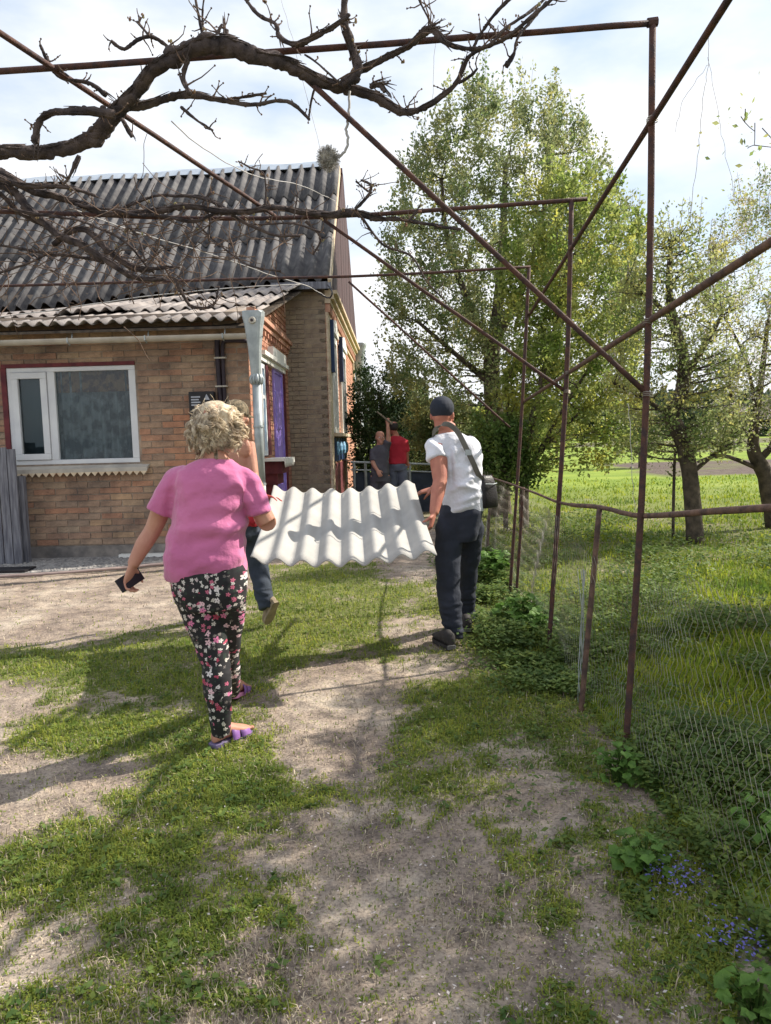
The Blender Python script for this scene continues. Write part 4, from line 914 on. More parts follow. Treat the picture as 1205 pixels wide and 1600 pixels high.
# ------------------------------------------------------------ old grapevines over the trellis
def bark_tube(mb, path, rad, n=9):
    k = len(path)
    mb.tube(path, [r * (1 + .28 * noise.noise(Vector(p) * 31)) for r, p in zip(rad, path)], n + 2, rough=.2)
def vine(name, label, branches, Y, sc, twigs, seed):
    random.seed(seed)
    t = thing(name, label, 'grapevine', A(*branches[0][0][:2], Y), 'old grapevines trained over the pipe trellis')
    tw = MB(); bd = MB(); fib = MB()
    for bi, br in enumerate(branches):
        pts = []; rad = []
        for q in br:
            x, y, w = q[:3]; dy = q[3] if len(q) > 3 else 0.1 * math.sin(bi * 2.3 + x * .013)
            pts.append(A(x, y, Y + dy)); rad.append(w / 2 * sc)
        path = smooth_path(pts, 9); path = [p + Vector((noise.noise(p * 5), noise.noise(p * 5 + Vector((9, 0, 0))), noise.noise(p * 5 + Vector((0, 9, 0))))) * .022 for p in path]
        rr = lerp_list(rad, len(path)); mb = MB(); bark_tube(mb, path, rr)
        for _ in range(len(path) // 3):                     # knots and broken spurs
            i = random.randrange(len(path)); mb.ball(path[i] + Vector((0, 0, rr[i] * random.uniform(-.7, .7))), rr[i] * random.uniform(.7, 1.1), 7, (random.uniform(.7, 1.5), 1, random.uniform(.6, 1.1)))
        mb.build('branch', M['bark'], t, smooth=True)
        for i in range(len(path) - 1):                      # peeling bark strips
            for _ in range(4 if rr[i] > .016 else (1 if rr[i] > .009 else 0)):
                if random.random() < .7:
                    a = random.uniform(0, 6.28); d = (path[i + 1] - path[i]).normalized(); s = d.cross(Vector((math.cos(a), .4, math.sin(a)))).normalized()
                    p = path[i] + s * rr[i] * .95; fib.tube([p, p + d * random.uniform(.02, .05) + s * .003, p + d * random.uniform(.05, .10) + s * random.uniform(-.003, .009)], [.0035, .003, .001], 4)
        for _ in range(int(len(path) * twigs)):
            i = random.randrange(len(path)); p = path[i]; d = Vector((random.uniform(-1, 1), random.uniform(-.5, .5), random.uniform(-.6, 1))).normalized()
            L_ = random.uniform(.02, .09) * (2.6 if random.random() < .12 else 1); pth = [p]; 
            for s in range(4):
                d = (d + Vector((random.uniform(-.5, .5), random.uniform(-.4, .4), random.uniform(-.3, .5)))).normalized(); pth.append(pth[-1] + d * L_ / 4)
            tw.tube(pth, [min(.0045, rr[i] * .6), .0032, .0026, .0022, .0016], 5)
            for _k in range(2): q = random.choice(pth[1:]); tw.ball(q, .0045, 5)
            if random.random() < .12:
                for _k in range(4): bd.ball(pth[-1] + Vector([random.uniform(-.008, .008) for _ in range(3)]), random.uniform(.003, .006), 5, (1, .7, 1.4))
    tag(tw.build('twigs', M['twig'], t), kind='stuff')
    if bd.v: tag(bd.build('buds', M['bud'], t), kind='stuff')
    if fib.v: tag(fib.build('bark_strips', M['bark'], t), kind='stuff')
    random.seed(7); return t
s1 = .84 * YA / FOC
vine('grapevine', 'thick old shaggy grapevine branch arching over the nearest trellis beam at the top left', [
    [(-60, 238, 24), (0, 238, 24), (60, 235, 21), (110, 230, 24), (145, 210, 27), (172, 182, 27), (205, 148, 22), (245, 112, 22), (290, 82, 25), (340, 70, 29), (392, 82, 26), (440, 96, 24), (490, 126, 22), (540, 140, 18), (600, 157, 15), (640, 173, 12), (682, 160, 9), (712, 132, 8), (733, 88, 7), (785, 62, 6), (850, 5, 6), (880, -30, 5)],
    [(178, 178, 15), (120, 172, 11), (75, 178, 12), (58, 195, 11), (54, 222, 13)],
    [(190, 165, 15), (240, 163, 13), (290, 147, 13), (340, 155, 8), (400, 164, 7), (455, 165, 6), (486, 187, 5)],
    [(295, 145, 9), (288, 120, 7), (300, 95, 9)],
    [(350, 158, 6), (380, 150, 5), (412, 144, 4)], [(285, 168, 6), (310, 190, 4), (332, 204, 4)], [(188, 185, 8), (205, 214, 7)], [(125, 245, 9), (108, 275, 5), (98, 288, 4)],
    [(62, 73, 5), (80, 100, 6), (100, 120, 6), (140, 133, 7), (168, 150, 8)], [(95, 110, 4), (105, 118, 3)],
    [(172, 60, 5), (195, 74, 6), (215, 64, 6), (236, 60, 6), (262, 72, 6), (272, 88, 9)], [(235, 60, 5), (222, 45, 4), (213, 36, 4)],
    [(302, -10, 4), (310, 28, 5), (316, 68, 7)], [(316, 40, 4), (318, 0, 3)], [(340, 50, 6), (345, 36, 4)], [(358, 70, 9), (358, 50, 8)],
    [(535, 132, 17), (556, 112, 17), (550, 70, 14), (540, 30, 12), (546, -20, 11)],
    [(552, 118, 15), (600, 90, 11), (640, 70, 10), (660, 50, 13), (678, 44, 12), (700, 64, 8), (735, 78, 6), (765, 72, 5), (790, 45, 5), (830, 18, 5), (870, -20, 5)],
    [(372, -15, 5), (400, 20, 6), (432, 32, 7), (440, 52, 8), (462, 68, 10), (478, 66, 10), (505, 50, 8), (530, 32, 7), (545, 20, 6)],
    [(735, 85, 7), (745, 60, 6), (770, 30, 6), (800, 0, 6)], [(788, 104, 8), (800, 84, 6), (808, 60, 5), (835, 30, 5), (855, 5, 5)], [(800, 60, 5), (792, 48, 4)], [(716, 130, 5), (735, 118, 5), (745, 108, 3)],
    [(575, 135, 10), (590, 132, 9), (598, 143, 6)], [(655, 0, 3), (668, 28, 4), (676, 44, 5)], [(495, 140, 4), (484, 185, 4)], [(478, 88, 3), (528, 130, 4)],
], YA - .03, s1, .3, 11)
s2 = .78 * YB / FOC
vine('grapevine', 'tangled bare grapevine branches in front of the slate roof along the second trellis beam', [
    [(-40, 250, 16), (0, 268, 18), (50, 298, 15), (120, 318, 12), (180, 335, 10), (240, 330, 12), (300, 324, 10), (360, 332, 11), (430, 326, 9), (500, 334, 13), (555, 334, 14), (600, 342, 9), (650, 345, 6), (720, 360, 5)],
    [(-40, 270, 16), (20, 300, 15), (60, 340, 15), (95, 372, 14), (130, 385, 12), (165, 408, 13), (210, 432, 10), (255, 438, 6)],
    [(-20, 265, 11), (40, 290, 10), (100, 290, 7), (150, 305, 6)], [(80, 380, 9), (130, 360, 10), (170, 392, 12), (205, 415, 13), (240, 418, 7), (280, 420, 4)],
    [(0, 322, 5), (60, 335, 6), (140, 350, 4), (200, 385, 5), (240, 425, 4)], [(180, 335, 6), (240, 305, 5), (320, 310, 6), (370, 340, 6), (420, 365, 5), (470, 372, 4)],
    [(270, 438, 6), (285, 462, 6), (298, 480, 6), (325, 480, 5), (338, 470, 4), (345, 445, 3)], [(558, 330, 6), (573, 310, 5), (577, 290, 5), (565, 282, 4)], [(575, 300, 4), (558, 285, 3)],
    [(415, 335, 4), (416, 280, 3), (390, 262, 3), (372, 250, 3)], [(460, 340, 3), (465, 300, 3)], [(0, 300, 8), (30, 330, 9), (80, 360, 7)], [(330, 300, 4), (318, 320, 4), (330, 340, 4), (325, 375, 3)],
    [(300, 340, 3), (340, 380, 3), (380, 410, 3), (440, 420, 3)], [(120, 320, 5), (190, 330, 5), (250, 340, 6), (300, 345, 6), (350, 330, 6)], [(480, 345, 5), (500, 370, 4), (492, 400, 3)], [(0, 385, 4), (60, 395, 5), (130, 400, 6), (160, 408, 7)],
    [(195, 345, 4), (215, 375, 4), (225, 405, 4)], [(-20, 430, 5), (40, 412, 4), (75, 395, 4)], [(565, 340, 5), (600, 380, 4), (640, 400, 4), (665, 440, 3), (700, 470, 3)], [(640, 345, 4), (655, 320, 3)], [(360, 335, 4), (400, 350, 3), (455, 348, 4), (500, 360, 4)],
], YB - .1, s2, .7, 23)
# dry cut canes lying in the tangle
random.seed(5)
mb = MB()
for k in range(170):
    c = A(random.gauss(215, 120), random.gauss(385, 42), YB + random.uniform(-.25, .25)); d = Vector((random.uniform(-1, 1), random.uniform(-.3, .3), random.uniform(-.6, .5))).normalized(); p = [c]
    for s in range(6): d = (d + Vector([random.uniform(-.35, .35) for _ in range(3)])).normalized(); p.append(p[-1] + d * random.uniform(.03, .09))
    mb.tube(smooth_path(p, 2), random.uniform(.0018, .004), 4)
c = tag(mb.build('cut_canes', M['twig']), 'tangle of dry vine canes caught over the trellis in front of the roof', 'vine canes', kind='stuff')
random.seed(7)
# ------------------------------------------------------------ cords and wires
def wire_thing(name, label, cat, pts, r, mt, group=None, jit=.004):
    mb = MB(); mb.tube(smooth_path(pts, 6, jit), r, 5); return tag(mb.build(name, mt, smooth=True), label, cat, group)
wire_thing('hanging_cord', 'grey cord hanging from the thick vine to the fluffy fibre ball at the roof ridge', 'cord', [A(547, 143, YA), A(545, 180, YA), A(541, 205, YA), A(544, 222, YA), A(533, 243, YA), A(514, 250, YA)], .006, M['cord'])
mb = MB(); bc = A(513, 248, YA); mb.ball(bc, .037, 12)
random.seed(3)
for k in range(1700):
    d = Vector([random.gauss(0, 1) for _ in range(3)]).normalized(); e2 = Vector([random.gauss(0, 1) for _ in range(3)]).normalized() * .014
    mb.tube([bc + d * .034, bc + d * .038 + e2 * .7, bc + d * .041 + e2 * 1.3], .0006, 3)
tag(mb.build('fibre_ball', M['fluff']), 'fluffy grey fibre ball dangling beside the roof ridge', 'fibre ball')
Yw = 3.4
wire_thing('string', 'long loose string hanging from the pipe rail at the upper right, the middle one', 'string', [A(1108, 58, Yw), A(1106, 110, Yw), A(1098, 165, Yw), A(1090, 245, Yw), A(1080, 330, Yw)], .0013, M['cord'], 'strings hanging from the trellis')
wire_thing('string', 'short string curving left from the pipe rail at the upper right', 'string', [A(1106, 100, Yw), A(1085, 130, Yw), A(1068, 155, Yw), A(1056, 206, Yw)], .0011, M['cord'], 'strings hanging from the trellis')
wire_thing('string', 'thin string slanting right from the pipe rail at the upper right', 'string', [A(1107, 90, Yw), A(1122, 175, Yw), A(1132, 230, Yw), A(1150, 320, Yw)], .001, M['cord'], 'strings hanging from the trellis')
wire_thing('string', 'faint string hanging below the vine in front of the pear tree top', 'string', [A(680, 42, Yw), A(679, 90, Yw), A(675, 165, Yw)], .001, M['cord'], 'strings hanging from the trellis')
wire_thing('string', 'faint string slanting over the sky left of the ridge ball', 'string', [A(436, -10, Yw), A(462, 80, Yw), A(500, 232, Yw)], .001, M['cord'], 'strings hanging from the trellis')
wire_thing('string', 'pale tape dangling in front of the garden between the posts', 'string', [A(982, 630, 4.2), A(986, 700, 4.2), A(990, 770, 4.2), A(993, 800, 4.2)], .0018, M['cord'], 'strings hanging from the trellis')
wire_thing('overhead_wire', 'white cable sagging across the slate roof to the wall corner', 'cable', [A(110, 325, 6), A(210, 362, 6.4), A(330, 397, 7), A(430, 432, 7.6), A(480, 447, 8.5), A(508, 462, 11.5)], .0045, M['cord'])
wire_thing('overhead_wire', 'thin pale cable slanting down over the upper roof to the gable verge', 'cable', [A(268, 190, 5), A(330, 240, 6), A(400, 275, 7.5), (A(470, 290, 9)), A(524, 314, 12)], .0045, M['cord'])
wire_thing('overhead_wire', 'pale cable lying along the joint of the two roofs', 'cable', [A(-20, 498, 8.2), A(100, 482, 8.4), A(240, 462, 8.6), A(380, 449, 8.8), A(470, 444, 9.2)], .006, M['cord'])
wire_thing('cable_loop', 'black cable loop at the top corner of the brick wall', 'cable', [A(488, 449, 12.4), A(505, 462, 12.2), A(516, 465, 12.1), A(519, 455, 12.1), A(512, 445, 12.4)], .013, M['cable'])
# ------------------------------------------------------------ chain link fence
fl = [A(1205, 1000, 1.0), ]
FX = [(1.35, 1.12), (1.9, 1.10), (2.6, 1.10), (3.35, 1.115), (4.0, 1.10), (5.08, 1.17), (6.95, 1.24), (9.4, 1.30), (12.0, 1.45)]
fy = np.array([q[0] for q in FX]); fx = np.array([q[1] for q in FX])
fence_x = lambda y: np.interp(y, fy, fx)
cf = thing('chain_link_fence', 'sagging chain-link fence on thin posts between the yard and the garden', 'fence', (1.1, 1.4, 0))
top_z = lambda y: np.interp(y, [1.3, 2.1, 2.7, 3.35, 3.9, 5.0, 7, 12], [1.12, 1.08, .98, .86, .93, 1.0, 1.05, 1.1])
bot_z = lambda y: np.interp(y, [1.3, 2, 3.3, 5, 12], [.05, .04, .02, .03, .03])
def chainlink(y0, y1, pitch, r, name):
    ws = np.arange(y0, y1, pitch); segs = 30; Vs = []; Fs = []; base_ = 0
    for wi, y in enumerate(ws):
        h0, h1 = bot_z(y), top_z(y) + .01 * math.sin(wi * 1.7)
        nseg = int((h1 - h0) / pitch); t = np.arange(nseg + 1); zz = h0 + t * pitch
        yy = y + np.where(t % 2 == 0, -1, 1) * pitch * .5 + .03 * np.sin(zz * 3.0 + y * 1.3) * (1 - zz)
        bil_ = .045 * np.sin(y * 1.9 + zz * 2.2) * np.sin(np.pi * np.clip(zz / 1.05, 0, 1)) + .02 * np.sin(y * 5 + zz * 5)
        xx = fence_x(yy) + bil_ + np.where(t % 2 == 0, -1, 1) * .0022
        P = np.stack([xx, yy, zz], -1); k = len(P)
        offs = [(r, 0), (-r / 2, r * .87), (-r / 2, -r * .87)]
        V = np.concatenate([P + np.array([a, b_, 0]) for a, b_ in offs], 0)
        i = np.arange(k - 1)
        for a in range(3):
            b_ = (a + 1) % 3; Fs.append(np.stack([a * k + i, b_ * k + i, b_ * k + i + 1, a * k + i + 1], -1) + base_)
        Vs.append(V); base_ += len(V)
    o = put(name, np_mesh(name, np.concatenate(Vs), np.concatenate(Fs)), M['wire'], cf); return tag(o, kind='stuff')
chainlink(1.35, 11.8, .050, .0011, 'wire_mesh')
pipe('top_rail', [(1.45, 12, 1.15), A(745, 737, 10.5), A(800, 757, YC), A(838, 771, 5.9), A(877, 786, YB - .05), A(917, 790, 4.25)], .010, M['rail'], cf)
pipe('top_rail', [A(893, 789, 4.45), A(940, 793, 3.95), A(972, 801, 3.65), A(1010, 806, YA - .04), A(1100, 800, 2.65), A(1205, 794, 2.15), A(1420, 782, 1.45)], .0125, M['rail'], cf)
p0 = G(905, 1113); pipe('post', [dn(p0), A(937, 795, 3.95)], .0155, M['rail'], cf)
p0 = G(800, 937) + Vector((.03, 0, 0)); pipe('post', [dn(p0), A(818, 761, p0.y)], .014, M['rust'], cf)
p0 = G(760, 868); pipe('post', [dn(p0), A(768, 742, p0.y)], .018, M['rust'], cf)
mb = MB()
for k in range(5):
    y = 3.98 + k * .012; mb.tube(smooth_path([Vector((1.06 + .012 * math.sin(z * 9 + k), y + .02 * math.sin(z * 7 + k * 2), z)) for z in np.linspace(.02, .78, 12)], 2), .0022, 4)
tag(mb.build('loose_wire_end', M['zinc'], cf), kind='stuff')
# low railing across the yard end
rl = thing('low_railing', 'low grey metal railing and mesh panel closing the far end of the yard', 'railing', A(600, 760, 14.6))
Yr = 14.6
for py, r in ((722, .02), (734, .014)): 
    a, b_ = A(548, py, Yr), A(700, py + (4 if py == 734 else 16) * 0 + 4, Yr); MB().tube([a, b_], r, 8).build('rail', M['zinc'], rl)
for px in (553, 571, 640, 683): p = A(px, 722, Yr); MB().tube([(p.x, Yr, 0), p], .028, 8).build('post', M['zinc'], rl)
mb = MB(); a = A(555, 736, Yr); b_ = A(683, 738, Yr); mb.box((a.x, Yr + .03, .1), (b_.x, Yr + .045, a.z - .03)); mb.build('panel', M['jeans'], rl)
# ------------------------------------------------------------ trees
def leaf_quads(C, s, D=None, flat=0.0):
    n = len(C); a = rng.normal(size=(n, 3)); a[:, 2] *= 0.8
    if D is not None: a = a * .75 + D
    a /= np.linalg.norm(a, axis=1)[:, None]; b = rng.normal(size=(n, 3)); b -= (b * a).sum(1)[:, None] * a; b /= np.linalg.norm(b, axis=1)[:, None]
    nrm = np.cross(a, b); s = s[:, None]
    tip = C + a * s * 2; m1 = C + a * s * .9 + b * s * .55 + nrm * s * .15; m2 = C + a * s * .9 - b * s * .55 + nrm * s * .15
    V = np.stack([C, m1, tip, m2], 1).reshape(-1, 3); k = np.arange(n)[:, None] * 4
    F = np.concatenate([k + np.array([0, 1, 2]), k + np.array([0, 2, 3])], 0)
    return V, F
def grow(trunks, tips, r_tip=.006, upbias=.35, wob=.06):
    """connect each tip to the nearest skeleton point; returns list of (path, radii)"""
    sk = []; skr = []; out = []
    for path, rad in trunks:
        out.append((path, rad)); 
        for p, r in zip(path, rad): sk.append(list(p)); skr.append(r)
    root = Vector(trunks[0][0][-1]) * .5 + Vector(trunks[0][0][len(trunks[0][0]) // 2]) * .5
    tips = sorted(tips, key=lambda t: (Vector(t) - root).length)
    cap = 20000; S = np.zeros((cap, 3)); RR = np.zeros(cap); n = len(sk); S[:n] = sk; RR[:n] = skr
    for t in tips:
        t = Vector(t); tv = np.array(t); d = S[:n] - tv; dist = np.sqrt((d ** 2).sum(1)) + np.clip(S[:n, 2] - tv[2] + .05, 0, 9) * 3 + .010 / np.maximum(RR[:n], .003) * .15
        j = int(dist.argmin()); p0 = Vector(S[j]); r0 = RR[j]; dv = t - p0; L_ = dv.length
        if L_ < .04: continue
        k = max(3, min(9, int(L_ / .14)))
        m1 = p0 + dv * .5 + Vector((0, 0, -upbias * .25 * L_)) if False else p0 + Vector((dv.x * .6, dv.y * .6, dv.z * .35))
        path = []
        for i in range(k + 1):
            s = i / k; q = p0 * (1 - s) ** 2 + m1 * (2 * s * (1 - s)) + t * s * s
            if 0 < i: q = q + Vector((noise.noise(q * 3), noise.noise(q * 3 + Vector((7, 1, 2))), noise.noise(q * 3 + Vector((1, 9, 4))))) * wob * min(1, L_)
            path.append(q)
        rb = min(r0 * .75, r_tip + .016 * L_ + .002); rad = [rb + (r_tip * .5 - rb) * (i / k) for i in range(k + 1)]
        out.append((path, rad))
        for i in range(1, k + 1):
            if n < cap: S[n] = path[i]; RR[n] = rad[i]; n += 1
    return out
def tree(name, label, cat, Y, trunk_px, profile, ntips, nleaf, lsize, lmat, r_tip=.006, group=None, bark=None, spikes=0.0, depth=.5, extra_trunks=(), blossom=0, cl=.10, hmin=0.3, tips_extra=()):
    tpts = [A(x, y, Y + (q[0] if q else 0)) for x, y, w, *q in trunk_px]; tpts[0].z = gzs(tpts[0].x, tpts[0].y) - .05
    path = smooth_path(tpts, 5); rad = lerp_list([w / 2 * Y / FOC for x, y, w, *q in trunk_px], len(path)); trunks = [(path, rad)]
    for et in extra_trunks:
        p_ = smooth_path([A(x, y, Y + (q[0] if q else 0)) for x, y, w, *q in et], 5); trunks.append((p_, lerp_list([w / 2 * Y / FOC for x, y, w, *q in et], len(p_))))
    root = tpts[0].copy(); t = thing(name, label, cat, (root.x, root.y, 0), group)
    pr = sorted(profile); ys_ = [p[0] for p in pr]
    wts = np.array([np.interp(y, ys_, [p[2] - p[1] for p in pr]) for y in np.linspace(ys_[0], ys_[-1], 60)]); cdf = np.cumsum(wts) / wts.sum()
    def samp(n):
        out = []
        while len(out) < n:
            y = np.interp(rng.random(), cdf, np.linspace(ys_[0], ys_[-1], 60)); xl = np.interp(y, ys_, [p[1] for p in pr]); xr = np.interp(y, ys_, [p[2] for p in pr]); c = (xl + xr) / 2; hw = (xr - xl) / 2
            u = rng.uniform(-1, 1); d = rng.uniform(-1, 1) * math.sqrt(max(0, 1 - u * u))
            if u * u + d * d < .12 * rng.random(): continue
            p = A(c + u * hw, y, Y); dd = d * hw * Y / FOC * depth * 2; sc = (Y + dd) / Y
            q = Vector((p.x + dd * p.x / Y * 0, Y + dd, p.z))
            if q.z < hmin: continue
            out.append(q)
        return out
    tips = samp(ntips) + list(tips_extra)
    br = grow(trunks, tips, r_tip)
    mb = MB(); thin = MB()
    for i, (p, r) in enumerate(br):
        (mb if r[0] > .012 else thin).tube(p, [q * (1 + .1 * noise.noise(v * 9)) for q, v in zip(r, p)], 9 if r[0] > .04 else (5 if r[0] > .012 else 3), cap=False)
    o = mb.build('trunk', bark or M['tbark'], t, smooth=True)
    # leaves spread along the outer halves of the thin branches and on upright shoots
    C = []; Dd = []
    term = [(p, r) for p, r in br if r[0] < .03] or br
    per = max(1, nleaf // max(1, len(term)))
    for p, r in term:
        k = len(p); pts = np.array([list(q) for q in p])
        shoots = []
        if spikes and rng.random() < .6:
            e_ = pts[-1] + np.array([rng.normal() * .05, rng.normal() * .05, spikes * rng.uniform(.4, 1.2)]); thin.tube([Vector(pts[-1]), Vector(e_)], [.004, .002], 3, cap=False); shoots.append((pts[-1], e_))
        f = rng.random(per) ** .7; idx_ = f * (k - 1); i0 = np.floor(idx_).astype(int).clip(0, k - 2); fr_ = (idx_ - i0)[:, None]
        c = pts[i0] * (1 - fr_) + pts[i0 + 1] * fr_ + rng.normal(size=(per, 3)) * cl * (.5 + .5 * f[:, None])
        dvec = np.tile((pts[-1] - pts[0]) / (np.linalg.norm(pts[-1] - pts[0]) + 1e-6), (per, 1))
        for s0_, s1_ in shoots:
            m_ = max(2, per // 3); w_ = rng.random(m_)[:, None]; c[:m_] = s0_ * (1 - w_) + s1_ * w_ + rng.normal(size=(m_, 3)) * .035; dvec[:m_] = [0, 0, 1]
        C.append(c); Dd.append(dvec)
    tag(thin.build('twigs', bark or M['tbark'], t), kind='stuff')
    C = np.concatenate(C); Dd = np.concatenate(Dd); s = lsize * (.6 + .8 * rng.random(len(C)))
    V, F_ = leaf_quads(C, s, Dd * .5 + np.array([0, 0, .15]))
    clump = np.repeat(np.array([noise.noise(Vector(c) * 2.2) for c in C]) * .9 + .45 + (rng.random(len(C)) - .5) * .5, 4).clip(0, 1)
    put('crown', np_mesh('crown', V, F_, {'var': clump}), lmat, t)
    if blossom:
        cc = C[rng.choice(len(C), blossom // 8)]; c8 = np.repeat(cc, 8, 0) + rng.normal(size=(len(cc) * 8, 3)) * .035
        V, F_ = leaf_quads(c8, .014 * (.7 + .6 * rng.random(len(c8)))); tag(put('blossom', np_mesh('blossom', V, F_), M['blossom'], t), kind='stuff')
    return t
tree('pear_tree', 'tall dark-trunked pear tree with upright leafy shoots behind the man in white', 'tree', 14.5,
     [(782, 745, 34), (778, 700, 30), (770, 620, 27), (768, 560, 24), (778, 480, 17), (785, 380, 12), (790, 260, 7)],
     [(140, 730, 860), (190, 670, 905), (260, 630, 945), (330, 605, 980), (400, 592, 1000), (480, 583, 1010), (560, 590, 1005), (620, 620, 980), (680, 690, 900)], 900, 72000, .034, M['pear'], spikes=.55, depth=.42,
     extra_trunks=[[(768, 560, 20), (735, 480, 12), (700, 380, 8), (690, 280, 5)], [(770, 540, 16), (820, 440, 11), (850, 330, 7), (860, 230, 4)], [(768, 600, 12), (720, 560, 8), (650, 500, 5)], [(775, 600, 12), (830, 560, 8), (900, 520, 5)]], hmin=1.6)
tree('spring_tree', 'light yellow-green multi-stemmed tree right of the pear tree, behind the posts', 'tree', 12.3,
     [(818, 790, 17), (820, 745, 14), (828, 680, 11), (845, 600, 9), (870, 500, 7), (890, 400, 5)],
     [(262, 850, 930), (300, 815, 985), (370, 790, 1010), (450, 780, 1012), (540, 780, 1012), (620, 785, 1005), (690, 790, 990), (735, 800, 940)], 430, 28000, .034, M['spring'], spikes=.3, depth=.4,
     extra_trunks=[[(820, 745, 9), (850, 700, 7), (900, 650, 5), (940, 620, 3)], [(819, 760, 9), (800, 690, 7), (790, 600, 5)], [(822, 740, 8), (880, 640, 5), (930, 560, 4)]], hmin=.7)
tree('apple_tree', 'crooked grey-trunked apple tree with sparse young leaves in the sunny garden', 'tree', 10.2,
     [(1087, 850, 28), (1083, 790, 26), (1075, 720, 25), (1060, 672, 23), (1050, 648, 24), (1066, 610, 22), (1068, 560, 19), (1052, 500, 15), (1045, 440, 10), (1050, 380, 6)],
     [(345, 1020, 1090), (400, 985, 1125), (470, 955, 1150), (550, 950, 1165), (630, 955, 1165), (700, 960, 1160), (755, 1000, 1140)], 340, 15000, .024, M['apple'], depth=.5, spikes=.3, blossom=1500, hmin=1.25,
     extra_trunks=[[(1066, 600, 12), (1100, 540, 9), (1130, 490, 6)], [(1080, 740, 8), (1130, 700, 6), (1165, 690, 4)], [(1052, 500, 8), (1010, 460, 6), (980, 440, 4)], [(1050, 650, 9), (1000, 620, 6), (960, 600, 4)]])
tree('blossoming_apple_tree', 'forked apple tree with white blossom at the right edge of the garden', 'tree', 11.5,
     [(1212, 790, 26), (1196, 745, 24), (1178, 705, 20), (1180, 660, 13), (1190, 590, 9), (1200, 500, 6)],
     [(290, 1150, 1230), (350, 1120, 1280), (430, 1100, 1310), (520, 1110, 1330), (600, 1120, 1340), (690, 1130, 1330)], 340, 16000, .024, M['apple'], depth=.5, spikes=.3, blossom=22000,
     extra_trunks=[[(1185, 720, 12), (1215, 680, 10), (1225, 600, 8)], [(1190, 735, 8), (1130, 712, 6), (1090, 722, 4)], [(1178, 690, 9), (1150, 650, 6), (1140, 600, 4)], [(1182, 650, 7), (1165, 560, 5), (1120, 470, 3), (1110, 400, 2)]])
tree('dark_shrub', 'dark green shrub standing behind the far downpipe', 'shrub', 17.5, [(600, 770, 14), (600, 700, 12), (598, 640, 8)],
     [(575, 560, 640), (610, 548, 665), (660, 545, 680), (720, 545, 690), (755, 550, 690)], 190, 22000, .034, M['dark'], spikes=.3, depth=.4, hmin=.2)
tree('dark_shrub', 'mid green shrub between the man in white and the pear trunk', 'shrub', 16.0, [(690, 780, 12), (690, 700, 10), (695, 660, 6)],
     [(625, 640, 720), (660, 635, 760), (710, 640, 800), (760, 650, 800)], 190, 17000, .036, M['pear'], spikes=.3, depth=.35, hmin=.1)
tree('garden_bush', 'fresh green bush behind the fence right of the bag', 'shrub', 12.0, [(790, 790, 8), (790, 760, 8), (792, 720, 6)],
     [(650, 740, 800), (700, 735, 830), (760, 740, 850)], 130, 8000, .032, M['weed'], spikes=.15, depth=.4, hmin=.1)
tree('stake_sapling', 'thin dark stick-like sapling left of the apple trunk', 'sapling', 10.8, [(1052, 815, 5), (1053, 760, 5), (1055, 700, 4)], [(690, 1040, 1075), (740, 1040, 1070)], 8, 90, .025, M['apple'])
for k, (px, Y, h) in enumerate(((1000, 34, 90), (870, 40, 60), (1120, 44, 60), (745, 26, 55))):
    zt = 690 - h * 25 / Y * .6
    tree('field_bush', ['low round bush far behind the garden, between the two near posts', 'yellow-green bush at the far side of the garden behind the fence rail', 'distant bush on the field edge right of the apple trunk', 'pale bush seen between the cap and the pear trunk'][k], 'shrub', Y,
         [(px, 705, 5), (px, 690, 4), (px, 670, 3)], [(640, px - 18, px + 18), (660, px - 32, px + 32), (700, px - 36, px + 36)], 60, 3500, .07, M['spring'] if k % 2 else M['pear'], depth=.5, hmin=.1)
# distant wood along the horizon
X = rng.uniform(-20, 330, 42000); Y = rng.uniform(230, 300, 42000); hh = (vnoise(X * .03, Y * .0 + 3, 61, 3) * 20 + vnoise(X * .18, Y * .1, 63, 2) * 9) * (rng.random(42000) ** .6)
V, F_ = leaf_quads(np.stack([X, Y, hh], -1), 1.1 * (.6 + rng.random(42000)))
tag(put('distant_wood', np_mesh('distant_wood', V, F_, {'var': np.repeat(rng.random(42000), 4)}), M['farwood'], loc=(0, 0, 0)), 'hazy line of woods along the horizon beyond the fields', 'woodland', kind='stuff')
